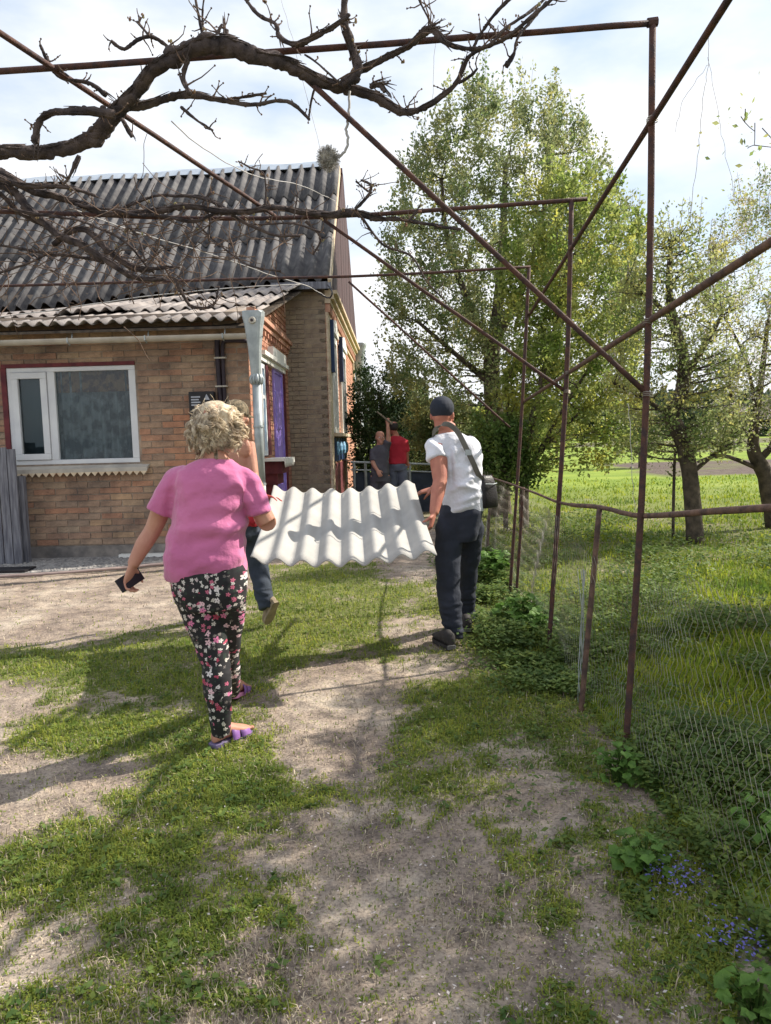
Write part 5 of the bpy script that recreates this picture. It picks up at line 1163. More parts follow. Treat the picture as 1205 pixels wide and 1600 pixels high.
# fruit trees standing beyond the right edge of the picture; they shade the near yard
def side_tree(label, x, y, h, r, ntips, nleaf, seed, reach=()):
    random.seed(seed); t = thing('orchard_tree', label, 'tree', (x, y, 0), 'orchard trees beyond the right edge')
    tp_ = smooth_path([Vector((x, y, -.05)), Vector((x + .05, y + .04, h * .3)), Vector((x - .05, y - .05, h * .55)), Vector((x, y, h * .8))], 5)
    tips = []
    while len(tips) < ntips:
        v = Vector([random.uniform(-1, 1) for _ in range(3)])
        if .2 < v.length < 1: tips.append(Vector((x + v.x * r, y + v.y * r, h * .62 + v.z * h * .38)))
    tips += [Vector(q) for q in reach]
    br = grow([(tp_, lerp_list([.11, .08, .05, .02], len(tp_)))], tips)
    mb = MB(); 
    for p, r_ in br: mb.tube(p, r_, 6 if r_[0] > .02 else 3, cap=False)
    mb.build('trunk', M['tbark'], t, smooth=True)
    C = []
    term = [p for p, r_ in br if r_[0] < .03]; per = nleaf // len(term)
    for p in term:
        pts = np.array([list(q) for q in p]); k = len(pts); i_ = rng.integers(k // 2, k, per); C.append(pts[i_] + rng.normal(size=(per, 3)) * .08)
    C = np.concatenate(C); C = C[(C[:, 0] > .60 * C[:, 1]) | (rng.random(len(C)) < .10)]; V, F_ = leaf_quads(C, np.where(C[:, 0] > .60 * C[:, 1], .031, .016) * (.6 + .8 * rng.random(len(C)))); put('crown', np_mesh('crown', V, F_, {'var': np.repeat(rng.random(len(C)), 4)}), M['apple'], t)
    cc = C[rng.choice(len(C), 500)]; c8 = np.repeat(cc, 7, 0) + rng.normal(size=(3500, 3)) * .03; V, F_ = leaf_quads(c8, .009 * (.7 + .6 * rng.random(3500))); tag(put('blossom', np_mesh('blossom', V, F_), M['blossom'], t), kind='stuff')
    random.seed(7)
reach = [A(1180, 192, 4.2), A(1158, 182, 4.2), A(1165, 170, 4.15), A(1178, 228, 4.2), A(1168, 232, 4.2), A(1195, 200, 4.25)]
side_tree('orchard tree just outside the right edge, budding twigs reaching in at the upper right', 4.2, 4.2, 4.3, 1.5, 250, 20000, 1, reach)
side_tree('low orchard tree outside the right edge nearest the camera', 4.2, 2.9, 3.6, 1.35, 200, 12000, 2)
side_tree('orchard tree farther out beyond the right edge', 5.9, 4.3, 4.6, 1.5, 220, 13000, 3)
side_tree('orchard tree outside the right edge level with the second post', 5.3, 6.0, 4.5, 1.45, 230, 19000, 4)
# ------------------------------------------------------------ leafy weeds at the fence foot
def leaf_mesh(k):
    random.seed(100 + k); mb = MB(); L_, w = .09, .045; vs = []; n = 5
    for i in range(n + 1):
        s = i / n; ww = w * math.sin(math.pi * min(1, s * .93 + .05)) ** .8 * (1 + .35 * (i % 2)); zz = .012 * math.sin(s * 3) - .05 * L_ * s * s * 5
        vs += [(s * L_, -ww, zz + .012), (s * L_, 0, zz), (s * L_, ww, zz + .012)]
    fs = []
    for i in range(n): a = 3 * i; fs += [(a, a + 1, a + 4, a + 3), (a + 1, a + 2, a + 5, a + 4)]
    mb.add(vs, fs); me_ = mb.mesh('leaf'); me_.materials.append(M['nettle']); random.seed(7); return me_
LM = [leaf_mesh(k) for k in range(4)]
def weed(label, px, py, n, h, s):
    p = G(px, py); t = thing('weed_plant', label, 'weed', p, 'leafy weeds at the foot of the fence'); random.seed(int(px)); st = MB()
    for k in range(n):
        a = random.uniform(0, 6.28); r = random.uniform(.0, h * .6); z = random.uniform(.15, 1) * h * (1 - r * .5 / h); q = Vector((math.cos(a) * r, math.sin(a) * r, z))
        st.tube([p + Vector((q.x * .2, q.y * .2, -.01)), p + Vector((q.x * .5, q.y * .5, z * .7)), p + q], [.003, .002, .0015], 4)
        o = bpy.data.objects.new('leaf', random.choice(LM)); COL.objects.link(o); o.parent = t; o.location = q
        o.rotation_euler = (random.uniform(-.5, .5), random.uniform(-.5, .4), a + random.uniform(-.7, .7)); o.scale = [s * random.uniform(.6, 1.2)] * 3
    st.build('stem', M['weed'], t); random.seed(7)
weed('bright green lobed weed growing at the foot of the nearest trellis post', 968, 1222, 60, .16, .42)
weed('large-leaved green weed on the path edge halfway to the bottom right corner', 1008, 1365, 64, .15, .42)
weed('broad-leaved weed in the bottom right corner of the yard', 1185, 1600, 60, .15, .4)
weed('weed poking through the chain link at the right edge', 1200, 1330, 40, .22, .45)
weed('big nettle clump spreading beside the second trellis post', 815, 985, 150, .30, .75)
weed('nettle clump behind the man in white at the fence', 775, 905, 140, .34, .85)
weed('small nettle clump left of the second trellis post', 845, 1000, 80, .22, .6)
# ------------------------------------------------------------ carried corrugated sheet
cNL, cNR, cFL, cFR = A(392, 874, 4.5), A(683, 862, 4.5), A(428, 762, 5.95), A(648, 752, 5.95)
Ps = bil(cNR, cNL, cFL, cFR); Ns = (cNL - cNR).cross(cFR - cNR).normalized(); Ns = Ns if Ns.z > 0 else -Ns
o = sheet('corrugated_sheet', lambda s, t: Ps(s, t) - Ns * .05 * math.sin(math.pi * s) - Ns * .03 * math.sin(math.pi * t), Ns, 0, 1, 0, 1, 7.5, .0222, M['newslate'], None, 0, 0, th=.0065, seg=14, ph=-1.2, nt_=12)
tag(o, 'new pale grey corrugated roofing sheet carried between the two men', 'roofing sheet')

# ------------------------------------------------------------ people
def fuse(mb, name, voxel, smooth=3, disp=None):
    me_ = mb.mesh(name); ob = bpy.data.objects.new('tmp', me_); COL.objects.link(ob)
    r_ = ob.modifiers.new('r', 'REMESH'); r_.mode = 'VOXEL'; r_.voxel_size = voxel
    if smooth: s_ = ob.modifiers.new('s', 'SMOOTH'); s_.iterations = smooth; s_.factor = .5
    dg = bpy.context.evaluated_depsgraph_get(); out = bpy.data.meshes.new_from_object(ob.evaluated_get(dg), depsgraph=dg)
    bpy.data.objects.remove(ob); bpy.data.meshes.remove(me_)
    if disp:
        n = len(out.vertices); co = np.empty(n * 3, 'f'); out.vertices.foreach_get('co', co); co = co.reshape(-1, 3)
        no = np.empty(n * 3, 'f'); out.vertices.foreach_get('normal', no) if hasattr(out.vertices[0], 'normal') else None; no = no.reshape(-1, 3)
        d = np.array([disp(Vector(c)) for c in co], 'f'); co += no * d[:, None]; out.vertices.foreach_set('co', co.ravel()); out.update()
    return out
def nrm(v): v = Vector(v); v.normalize(); return v
def rings(mb, lst, Rv, n=20, q=2.4):
    """closed loft through horizontal-ish rings (center, half width, half depth[, width axis])"""
    vs = []; 
    for r in lst:
        c, a, b_ = r[:3]; rv = Vector(r[3]) if len(r) > 3 else Vector(Rv); fv = Vector((-rv.y, rv.x, 0))
        for i in range(n):
            th = 2 * math.pi * i / n; cx = math.copysign(abs(math.cos(th)) ** (2 / q), math.cos(th)); cy = math.copysign(abs(math.sin(th)) ** (2 / q), math.sin(th)); vs.append(Vector(c) + rv * a * cx + fv * b_ * cy)
    k = len(lst); fs = [(j * n + i, j * n + (i + 1) % n, (j + 1) * n + (i + 1) % n, (j + 1) * n + i) for j in range(k - 1) for i in range(n)]
    fs += [tuple(range(n - 1, -1, -1)), tuple((k - 1) * n + i for i in range(n))]; mb.add(vs, fs)
def limb(mb, pts, rad, n=14, sub=5):
    path = smooth_path(pts, sub); mb.tube(path, lerp_list(rad, len(path)), n)
def head(mb, c, fwd, upv=(0, 0, 1), s=1.0, neck=None, nr=.058):
    """skull, jaw, nose, brow, ears; c = centre of the head"""
    f = nrm(fwd); u = nrm(upv); f = nrm(f - u * f.dot(u)); r = f.cross(u)
    prof = [(-.115, .022, .028, .062), (-.105, .040, .045, .05), (-.085, .052, .062, .036), (-.055, .060, .080, .018), (-.02, .067, .092, .006), (.02, .073, .098, .0), (.055, .075, .099, -.004), (.085, .068, .090, -.008), (.105, .050, .068, -.012), (.118, .022, .03, -.012)]
    vs = []; n = 18
    for z, a, b_, o_ in prof:
        for i in range(n): th = 2 * math.pi * i / n; vs.append(Vector(c) + (r * a * math.cos(th) + f * (b_ * math.sin(th) + o_) + u * z) * s)
    k = len(prof); fs = [(j * n + i, j * n + (i + 1) % n, (j + 1) * n + (i + 1) % n, (j + 1) * n + i) for j in range(k - 1) for i in range(n)]
    fs += [tuple(range(n - 1, -1, -1)), tuple((k - 1) * n + i for i in range(n))]; mb.add(vs, fs)
    P = lambda x, y, z: Vector(c) + (r * x + f * y + u * z) * s
    mb.tube([P(0, .088, .025), P(0, .103, .0), P(0, .113, -.022), P(0, .098, -.032)], [.009 * s, .011 * s, .014 * s, .011 * s], 8)
    mb.tube([P(-.045, .083, .034), P(0, .096, .034), P(.045, .083, .034)], [.008 * s, .010 * s, .008 * s], 6)
    mb.ball(P(0, .083, -.092), .02 * s, 8); mb.tube([P(-.022, .086, -.062), P(0, .094, -.061), P(.022, .086, -.062)], [.006 * s, .010 * s, .006 * s], 6)
    for sx in (-1, 1):
        mb.ball(P(sx * .078, -.004, -.002), .031 * s, 10, (.35, .62, 1.0), (r, f, u)); mb.ball(P(sx * .05, .06, -.028), .026 * s, 8)
    if neck is not None: mb.tube([Vector(neck) - Vector((0, 0, .03)), Vector(neck) + Vector((0, 0, .03)), P(0, -.014, -.06), P(0, -.01, 0)], [nr * 1.25, nr, nr * .95, nr * .95], 16)
    return P, r, f, u
def face_bits(parent, P, s=1.0):
    for sx in (-1, 1):
        MB().ball(P(sx * .032, .077, .008), .0125 * s, 10).build('eye', M['eye'], parent, smooth=True)
    mb = MB(); mb.tube([P(-.023, .087, -.062), P(-.01, .097, -.058), P(0, .099, -.060), P(.01, .097, -.058), P(.023, .087, -.062)], [.002, .0045, .005, .0045, .002], 6); mb.build('mouth', M['lip'], parent, smooth=True)
def hand(mb, w, d, n_, side, curl=.5, s=1.0, spread=.1, wr=.026):
    """w wrist, d towards the fingertips, n_ palm normal, side = direction of the thumb"""
    d = nrm(d); n_ = nrm(Vector(n_) - d * d.dot(Vector(n_))); t = nrm(d.cross(n_)); t = t if t.dot(Vector(side)) > 0 else -t; w = Vector(w)
    P = lambda a, b_, c: w + (d * a + t * b_ + n_ * c) * s
    mb.tube([P(-.02, 0, 0), P(.02, 0, 0), P(.055, .0, 0), P(.088, 0, 0), P(.098, 0, 0)], [.027 * s, .032 * s, .040 * s, .040 * s, .03 * s], 14, ref=t, rb=[.020 * s, .018 * s, .016 * s, .013 * s, .009 * s])
    for k, (off, L_, sp_) in enumerate(((.031, .070, 1), (.0105, .079, .3), (-.0105, .073, -.3), (-.031, .057, -1))):
        p = P(.088, off, 0); a = 0; pts = [P(.07, off, 0), p]; rr = [.0085 * s, .0088 * s]
        for j, (fr_, rad) in enumerate(((.45, .0083), (.32, .0076), (.23, .0062))):
            a += curl * (1.0 if j else .8); dd = d * math.cos(a) + n_ * math.sin(a) + t * spread * sp_; p = p + dd.normalized() * L_ * fr_ * s; pts.append(p); rr.append(rad * s)
        mb.tube(pts, rr, 8); mb.ball(pts[-1], rr[-1] * .98, 8)
    a = .6; p0 = P(.018, .024, .004); p1 = p0 + (d * .55 + t * .75 + n_ * .25).normalized() * .036 * s; p2 = p1 + (d * .85 + t * .25 + n_ * (.3 + curl * .6)).normalized() * .030 * s; p3 = p2 + (d * .8 - t * .1 + n_ * (.35 + curl)).normalized() * .023 * s
    mb.tube([p0, p1, p2, p3], [.014 * s, .0115 * s, .0098 * s, .0075 * s], 8); mb.ball(p3, .0074 * s, 8)
def foot(mb, heel, d, s=1.0, zl=0.0, pitch=0.0, side=None):
    d = nrm(d); r = Vector((d.y, -d.x, 0)).normalized() if side is None else side; u = r.cross(d)
    L_ = .235 * s; vs = []; n = 14; pr = [(0, .018, .016), (.04, .030, .03), (.15, .034, .042), (.3, .034, .046), (.5, .040, .036), (.7, .046, .024), (.88, .044, .016), (1.0, .026, .009)]
    for f_, a, h in pr:
        c = Vector(heel) + d * L_ * f_ + u * (h * s + zl)
        for i in range(n): th = 2 * math.pi * i / n; vs.append(c + r * a * s * math.cos(th) + u * h * s * math.sin(th))
    k = len(pr); fs = [(j * n + i, j * n + (i + 1) % n, (j + 1) * n + (i + 1) % n, (j + 1) * n + i) for j in range(k - 1) for i in range(n)] + [tuple(range(n - 1, -1, -1)), tuple((k - 1) * n + i for i in range(n))]
    mb.add(vs, fs)
    for k in range(5): mb.ball(Vector(heel) + d * (L_ * (1.0 - .035 * k * (k > 0))) + r * (.03 - .0145 * k) * s * (1) + u * .011 * s, (.013 if k == 0 else .0085) * s, 7)
def shoe(heel, d, name, up_mt, sole_mt, parent, s=1.0, ankle=None, h=.10, pitchv=None, treads=True):
    """ankle-high shoe: upper loft + sole slab"""
    d = nrm(d); r = nrm(d.cross(Vector((0, 0, 1)))); u = r.cross(d); heel = Vector(heel); L_ = .285 * s
    mb = MB(); vs = []; n = 16; pr = [(0, .024, .030), (.05, .036, .045), (.2, .040, .055), (.38, .041, .052), (.6, .048, .036), (.82, .046, .027), (.96, .034, .02), (1.0, .015, .012)]
    for f_, a, hh in pr:
        c = heel + d * L_ * f_ + u * (.022 + hh) * s
        for i in range(n): th = 2 * math.pi * i / n; vs.append(c + r * a * s * math.cos(th) + u * hh * s * math.sin(th))
    k = len(pr); mb.add(vs, [(j * n + i, j * n + (i + 1) % n, (j + 1) * n + (i + 1) % n, (j + 1) * n + i) for j in range(k - 1) for i in range(n)] + [tuple(range(n - 1, -1, -1)), tuple((k - 1) * n + i for i in range(n))])
    top = Vector(ankle) if ankle is not None else heel + d * .07 * s + u * (h + .05)
    mb.tube([heel + d * .075 * s + u * .06 * s, heel.lerp(top, .5) + d * .035 * s + u * .03, top], [.046 * s, .045 * s, .048 * s], 14)
    up = put(name, fuse(mb, name, .007, 2), up_mt, parent, smooth=True)
    mb = MB(); out = [(0, .0), (.0, .022), (.06, .036), (.3, .036), (.6, .048), (.82, .046), (.96, .032), (1.0, .0)]; pts = [heel + d * L_ * f_ * 1.01 - d * .004 + r * a * s for f_, a in out] + [heel + d * L_ * f_ * 1.01 - d * .004 - r * a * s for f_, a in reversed(out[1:-1])]
    m_ = len(pts); mb.add([p for p in pts] + [p + u * .026 * s for p in pts], [tuple(range(m_ - 1, -1, -1)), tuple(range(m_, 2 * m_))] + [(i, (i + 1) % m_, m_ + (i + 1) % m_, m_ + i) for i in range(m_)])
    sl_ = mb.build('sole', sole_mt, up)
    if treads:
        mb = MB()
        for k in range(4): mb.box(heel - d * .006 + u * (.004 + k * .0075) * s - r * .032 * s, (.064 * s, .01, .0035), r, d, u)
        mb.build('heel_ridges', M['grooved'], up)
    return up
wr = lambda sc, am, st=(1, 1, 1): (lambda p: am * (noise.noise(Vector((p.x * sc * st[0], p.y * sc * st[1], p.z * sc * st[2]))) + .5 * abs(noise.noise(Vector((p.x * sc * 2.1 * st[0] + 5, p.y * sc * 2.1, p.z * sc * 2.1 * st[2])))) ))
# --- woman in pink
Yw = 3.6; a = lambda x, y, Y=3.6: A(x, y, Y)
wm = thing('person', 'woman with curly blond hair in pink T-shirt and black floral leggings, phone in hand', 'person', (a(344, 1150).x, 3.62, 0), 'people in the yard')
sk = MB(); hc = a(341, 669, 3.63)
P, hr, hf, hu = head(sk, hc, (.25, 1, -.05), s=1.0, neck=a(338, 716, 3.60), nr=.055)
shL, elL, wrL = a(274, 742), a(240, 826, 3.64), a(207, 884, 3.58); shR, elR, wrR = a(378, 748), a(418, 816, 3.62), a(404, 806, 3.87)
limb(sk, [shL, shL.lerp(elL, .5), elL, elL.lerp(wrL, .45) + Vector((-.004, 0, 0)), wrL], [.045, .050, .042, .041, .027]); limb(sk, [shR, shR.lerp(elR, .5), elR], [.045, .050, .045]); limb(sk, [elR, elR.lerp(wrR, .5), wrR], [.046, .043, .028])
rings(sk, [(a(328, 935), .135, .11), (a(326, 890), .155, .12), (a(326, 840), .155, .12), (a(326, 790), .145, .11), (a(330, 750), .14, .10), (a(333, 730), .105, .075), (a(338, 712), .055, .05)], (1, 0, 0))
limb(sk, [a(304, 930), a(318, 965, 3.62), a(336, 1030, 3.61), a(340, 1075, 3.59), a(344, 1110, 3.60), a(345, 1150, 3.62)], [.075, .07, .05, .045, .038, .034]); limb(sk, [a(352, 930), a(352, 970, 3.72), a(352, 1022, 3.86), a(356, 1050, 3.98), a(364, 1083, 4.2)], [.075, .07, .05, .045, .034])
hL = G(334, 1170); tL = G(388, 1146); fdL = nrm(tL - hL); heelL = hL + Vector((0, 0, .028)); foot(sk, heelL, fdL); 
fdR = nrm(Vector((.15, 1, 0))); heelR = G(363, 1098); heelR.z = .05; fR = nrm(fdR + Vector((0, 0, -.18))); foot(sk, heelR, fR)
hand(sk, wrL, (-.35, -.05, -1), (.65, -.15, -.15), (.3, 1, 0), curl=.72, s=.95)
hand(sk, wrR, (.1, 1, .15), (-1, .1, -.3), (0, 0, 1), curl=.4, s=.95)
wb = put('body', fuse(sk, 'body', .0058, 2), M['skin'], wm, smooth=True); face_bits(wm, P)
sh = MB(); T = [(a(323, 903), .190, .145), (a(322, 885), .200, .160), (a(322, 860), .196, .163), (a(324, 830), .184, .154), (a(326, 800), .176, .143), (a(327, 775), .177, .138), (a(329, 752), .176, .130), (a(331, 735), .158, .112), (a(334, 724), .118, .088), (a(337, 717), .076, .070)]
rings(sh, T, (1, 0, 0), 28, 2.3)
limb(sh, [a(295, 742), a(275, 752), a(260, 775), a(248, 801)], [.056, .063, .060, .063], 18); limb(sh, [a(368, 742), a(388, 756), a(398, 775), a(405, 801)], [.056, .061, .058, .059], 18)
def folds(p):
    px_, py_ = proj(np.array([p.x]), np.array([p.y]), np.array([p.z])); x, y = px_[0], py_[0]; v = 0
    for (x0, y0, x1, y1, w, am) in ((270, 830, 345, 822, 9, .006), (345, 838, 388, 815, 9, .008), (300, 850, 350, 838, 8, -.005), (365, 740, 395, 800, 6, .006), (380, 735, 405, 790, 6, -.005), (268, 760, 262, 800, 7, -.005), (280, 735, 300, 800, 9, .004), (300, 890, 345, 870, 9, .005), (330, 720, 372, 760, 9, .004), (262, 830, 275, 880, 8, .005), (350, 800, 388, 785, 8, .005), (275, 780, 262, 830, 8, -.004)):
        dx, dy = x1 - x0, y1 - y0; L2 = dx * dx + dy * dy; t = max(0, min(1, ((x - x0) * dx + (y - y0) * dy) / L2)); d = math.hypot(x - x0 - t * dx, y - y0 - t * dy); v += 2.6 * am * math.exp(-(d / w) ** 2) * math.sin(math.pi * (.1 + .8 * t))
    return v + .012 * noise.noise(Vector((p.x * 7 + p.z * 4, p.y * 7, p.z * 15 - p.x * 5))) + .002 * noise.noise(p * 30)
ws = put('t_shirt', fuse(sh, 't_shirt', .0075, 4, folds), M['pink'], wm, smooth=True)
lg = MB(); rings(lg, [(a(330, 948), .150, .135), (a(328, 920), .182, .155), (a(326, 895), .188, .155), (a(326, 875), .18, .15)], (1, 0, 0), 26)
limb(lg, [a(304, 925), a(318, 965, 3.62), a(336, 1030, 3.61), a(340, 1075, 3.59), a(344, 1110, 3.60), a(345, 1147, 3.62)], [.105, .098, .074, .070, .056, .044], 20); limb(lg, [a(352, 925), a(352, 970, 3.72), a(352, 1022, 3.86), a(356, 1050, 3.98), a(363, 1080, 4.2)], [.105, .096, .073, .068, .046], 20)
put('leggings', fuse(lg, 'leggings', .0075, 4, wr(9, .005, (1, 1, 2.2))), M['floral'], wm, smooth=True)
# hair: many curled locks over a soft core
hb = MB(); hb.ball(hc + Vector((-.004, -.012, .018)), .106, 20, (.98, 1.04, 1.04)); hb.ball(hc + Vector((-.006, -.035, -.045)), .085, 16, (1.08, .85, .95))
hco = put('hair', fuse(hb, 'hair', .008, 2, wr(28, .016)), M['hairc'], wm, smooth=True)
random.seed(77); mb = MB(); hcc = hc + Vector((-.008, -.022, -.004))
for k in range(230):
    v = Vector([random.gauss(0, 1) for _ in range(3)]).normalized()
    if v.y > .55 and v.z < .45: continue
    if v.z < -.8: continue
    r0 = (.101 if v.z > -.2 else .096) * (1 + .18 * noise.noise(v * 2.3)); tng = nrm(Vector((v.x * .35 + random.uniform(-.6, .6), v.y * .2 + random.uniform(-.4, .4), -1 + random.uniform(-.1, .7)))); tng = nrm(tng - v * tng.dot(v) * .8); b_ = v.cross(tng)
    L_ = random.uniform(.04, .078); rc = random.uniform(.007, .016); tw_ = random.uniform(.6, 1.3); ph = random.uniform(0, 6.28); tone = random.random()
    for s in range(random.randint(13, 22)):
        ox = (b_ * random.gauss(0, .0075) + v * random.gauss(0, .004) + tng * random.gauss(0, .010)); s0 = hcc + Vector((v.x * r0 * 1.12, v.y * r0, v.z * r0 * 1.04)) + ox; ph2 = ph + random.uniform(-.35, .35); rc2 = rc * random.uniform(.8, 1.25); pts = []
        for i in range(9): t = i / 8; pts.append(s0 + tng * L_ * t + (v * math.cos(ph2 + t * tw_ * 6.28) + b_ * math.sin(ph2 + t * tw_ * 6.28)) * rc2 * (.6 + .6 * t) + v * .010 * t - ox * .5 * t)
        mb.tube(pts, [.001, .0016, .0018, .0018, .0018, .0016, .0014, .0011, .0006], 3, c=min(1, max(0, tone + random.uniform(-.2, .2))))
for k in range(160):     # flyaway strands
    v = Vector([random.gauss(0, 1) for _ in range(3)]).normalized()
    if v.y > .5 or v.z < -.5: continue
    s0 = hcc + v * .112; w1 = Vector([random.uniform(-1, 1) for _ in range(3)]) * .02; mb.tube([s0, s0 + v * .012 + w1 * .5, s0 + v * .022 + w1, s0 + v * .024 + w1 * 1.8], [.0009, .0008, .0007, .0004], 3, c=.9)
tag(mb.build('curls', M['hair'], hco, smooth=True, attr=True), kind='stuff'); random.seed(7)
# slippers
def slipper(heel, d, parent, z=.0, solem=M['slipsole'], sd=None):
    d = nrm(d); r = nrm(d.cross(Vector((0, 0, 1)))); u = r.cross(d); L_ = .26; base_ = Vector(heel) - d * .012 - u * .024
    out = [(0, 0), (.01, .028), (.12, .038), (.35, .034), (.7, .050), (.9, .046), (1.0, .02), (1.01, 0)]; pts = [base_ + d * L_ * f_ + r * q for f_, q in out] + [base_ + d * L_ * f_ - r * q for f_, q in reversed(out[1:-1])]; m_ = len(pts); mb = MB()
    mb.add(pts + [p + u * .024 for p in pts], [tuple(range(m_ - 1, -1, -1)), tuple(range(m_, 2 * m_))] + [(i, (i + 1) % m_, m_ + (i + 1) % m_, m_ + i) for i in range(m_)]); s_ = mb.build('slipper', solem, parent, bevel=.004)
    for f0, f1 in ((.42, .60), (.56, .80)):
        mb = MB(); n = 12; vs = []
        for f_, sh_ in ((f0, 0), (f1, 0)):
            for lift in (0, .005):
                for i in range(n + 1): th = math.pi * i / n; hh = np.interp(f_, [.3, .5, .7, .9], [.074, .060, .042, .030]) + lift; vs.append(base_ + d * L_ * (f_ + .10 * (i / n - .5) * (1 if f0 < .5 else -1)) + u * (.018 + hh * math.sin(th) ** .8) + r * (.047 + lift) * math.cos(th))
        q = n + 1; fs = []
        for i in range(n): fs += [(i, i + 1, 2 * q + i + 1, 2 * q + i), (q + i, 3 * q + i, 3 * q + i + 1, q + i + 1), (i, q + i, q + i + 1, i + 1), (2 * q + i, 2 * q + i + 1, 3 * q + i + 1, 3 * q + i)]
        mb.add(vs, fs); mb.build('strap', M['slip'], s_, smooth=True)
slipper(heelL, fdL, wm); slipper(heelR, fR, wm, solem=M['pinksole'])
# phone in the left hand
pc = a(203, 906, 3.575); r_ = nrm((.5, .75, .33)); d_ = nrm(Vector((-.45, .0, .85)) - r_ * r_.dot(Vector((-.45, .0, .85)))); n_ = nrm(d_.cross(r_)); mb = MB(); mb.box(pc - d_ * .035 - r_ * .07 - n_ * .005, (.07, .14, .009), d_, r_, n_); ph_ = mb.build('mobile_phone', M['black'], bevel=.003)
tag(ph_, 'black mobile phone held low in the hand of the woman in pink', 'phone')
# --- man in white T-shirt
m = lambda x, y, Y=5.45: A(x, y, Y)
mw = thing('person', 'man in white T-shirt and dark cap carrying the right side of the sheet', 'person', (m(712, 1000).x, 5.5, 0), 'people in the yard')
sk = MB(); hc = m(691, 648, 5.5) + Vector((0, 0, -.005)); P, hr, hf, hu = head(sk, hc, (.25, 1, -.08), s=1.02, neck=m(699, 674, 5.5), nr=.064)
shL, elL, wrL = m(684, 698, 5.42), m(688, 750, 5.30), m(678, 803, 5.16); shR, elR, wrR = m(734, 698, 5.55), m(716, 750, 5.85), m(676, 764, 5.96)
limb(sk, [shL, shL.lerp(elL, .5), elL], [.066, .064, .052]); limb(sk, [elL, elL.lerp(wrL, .4), wrL], [.052, .05, .031]); limb(sk, [shR, shR.lerp(elR, .5), elR], [.066, .058, .048]); limb(sk, [elR, elR.lerp(wrR, .5), wrR], [.048, .045, .030])
rings(sk, [(m(718, 830, 5.49), .11, .10), (m(721, 790, 5.49), .12, .11), (m(722, 750, 5.49), .12, .11), (m(717, 715, 5.49), .135, .10), (m(709, 694, 5.49), .11, .08), (m(701, 678, 5.49), .06, .055)], (.985, .17, 0))
limb(sk, [m(704, 825, 5.46), m(700, 900, 5.4), m(709, 990, 5.38)], [.07, .055, .045]); limb(sk, [m(735, 825, 5.55), m(731, 890, 5.75), m(730, 965, 5.93)], [.07, .055, .045])
hand(sk, wrL, (-.28, -.2, -1), (-1, .1, -.2), (0, -1, .2), curl=.75, s=1.05); hand(sk, wrR, (-1, .05, -.25), (-.1, .2, -1), (0, -1, 0), curl=.35, s=1.05)
put('body', fuse(sk, 'body', .0062, 2), M['skinr'], mw, smooth=True); face_bits(mw, P)
sh = MB(); rr_ = (.985, .17, 0); rings(sh, [(m(722, 800, 5.48), .150, .140), (m(722, 785, 5.48), .156, .150), (m(722, 765, 5.48), .152, .150), (m(722, 740, 5.48), .150, .145), (m(719, 718, 5.48), .166, .138), (m(714, 700, 5.48), .170, .126), (m(708, 686, 5.48), .135, .105), (m(701, 676, 5.49), .075, .075)], rr_, 26, 2.4)
limb(sh, [m(692, 692, 5.45), m(682, 699, 5.42), m(684, 718, 5.38)], [.075, .082, .082], 18, 6); limb(sh, [m(728, 694, 5.52), m(736, 702, 5.56), m(730, 720, 5.66)], [.075, .080, .078], 18, 6)
def folds2(p):
    px_, py_ = proj(np.array([p.x]), np.array([p.y]), np.array([p.z])); x, y = px_[0], py_[0]; v = 0
    for (x0, y0, x1, y1, w, am) in ((700, 770, 745, 745, 5, .010), (705, 790, 752, 772, 5, .010), (712, 757, 748, 765, 4, .008), (700, 800, 735, 790, 5, .007), (702, 690, 706, 760, 4, -.007), (708, 690, 712, 730, 4, .006), (670, 690, 697, 712, 4, .006), (672, 680, 698, 698, 4, -.006), (735, 730, 748, 760, 4, -.006), (725, 740, 745, 730, 5, .006)):
        dx, dy = x1 - x0, y1 - y0; L2 = dx * dx + dy * dy; t = max(0, min(1, ((x - x0) * dx + (y - y0) * dy) / L2)); d = math.hypot(x - x0 - t * dx, y - y0 - t * dy); v += 2.3 * am * math.exp(-(d / w) ** 2) * math.sin(math.pi * (.1 + .8 * t))
    return v + .012 * noise.noise(Vector((p.x * 8 + p.z * 4, p.y * 8, p.z * 15 - p.x * 6))) + .002 * noise.noise(p * 30)
ms = put('t_shirt', fuse(sh, 't_shirt', .0085, 3, folds2), M['tee'], mw, smooth=True)
tz = MB(); rings(tz, [(m(717, 845, 5.48), .125, .125), (m(719, 820, 5.48), .155, .145), (m(721, 795, 5.48), .158, .145), (m(722, 775, 5.48), .14, .13)], rr_, 24)
limb(tz, [m(708, 800, 5.46), m(702, 825, 5.44), m(700, 860, 5.42), m(700, 900, 5.40), m(703, 945, 5.38), m(709, 985, 5.38), m(710, 998, 5.37)], [.085, .102, .098, .088, .084, .068, .066], 20); limb(tz, [m(730, 800, 5.5), m(735, 825, 5.55), m(733, 860, 5.65), m(731, 890, 5.76), m(729, 930, 5.85), m(730, 968, 5.93)], [.085, .10, .09, .080, .070, .060], 20)
def tf(p):
    return .010 * noise.noise(Vector((p.x * 8, p.y * 8, p.z * 13))) + (.012 * noise.noise(Vector((p.x * 12, p.y * 12, p.z * 34))) if p.z < .34 else .004 * noise.noise(Vector((p.x * 14, p.y * 14, p.z * 24))))
put('trousers', fuse(tz, 'trousers', .0085, 2, tf), M['navy'], mw, smooth=True)
cp_ = MB(); cc = hc + hu * .048 - hf * .004; cp_.ball(cc + hu * .004, .108, 18, (.84, 1.06, .84), (hr, hf, hu)); cp_.tube([cc - hu * .036, cc - hu * .005, cc + hu * .035], [.094, .096, .088], 20, ref=hf, rb=[.086, .088, .08])
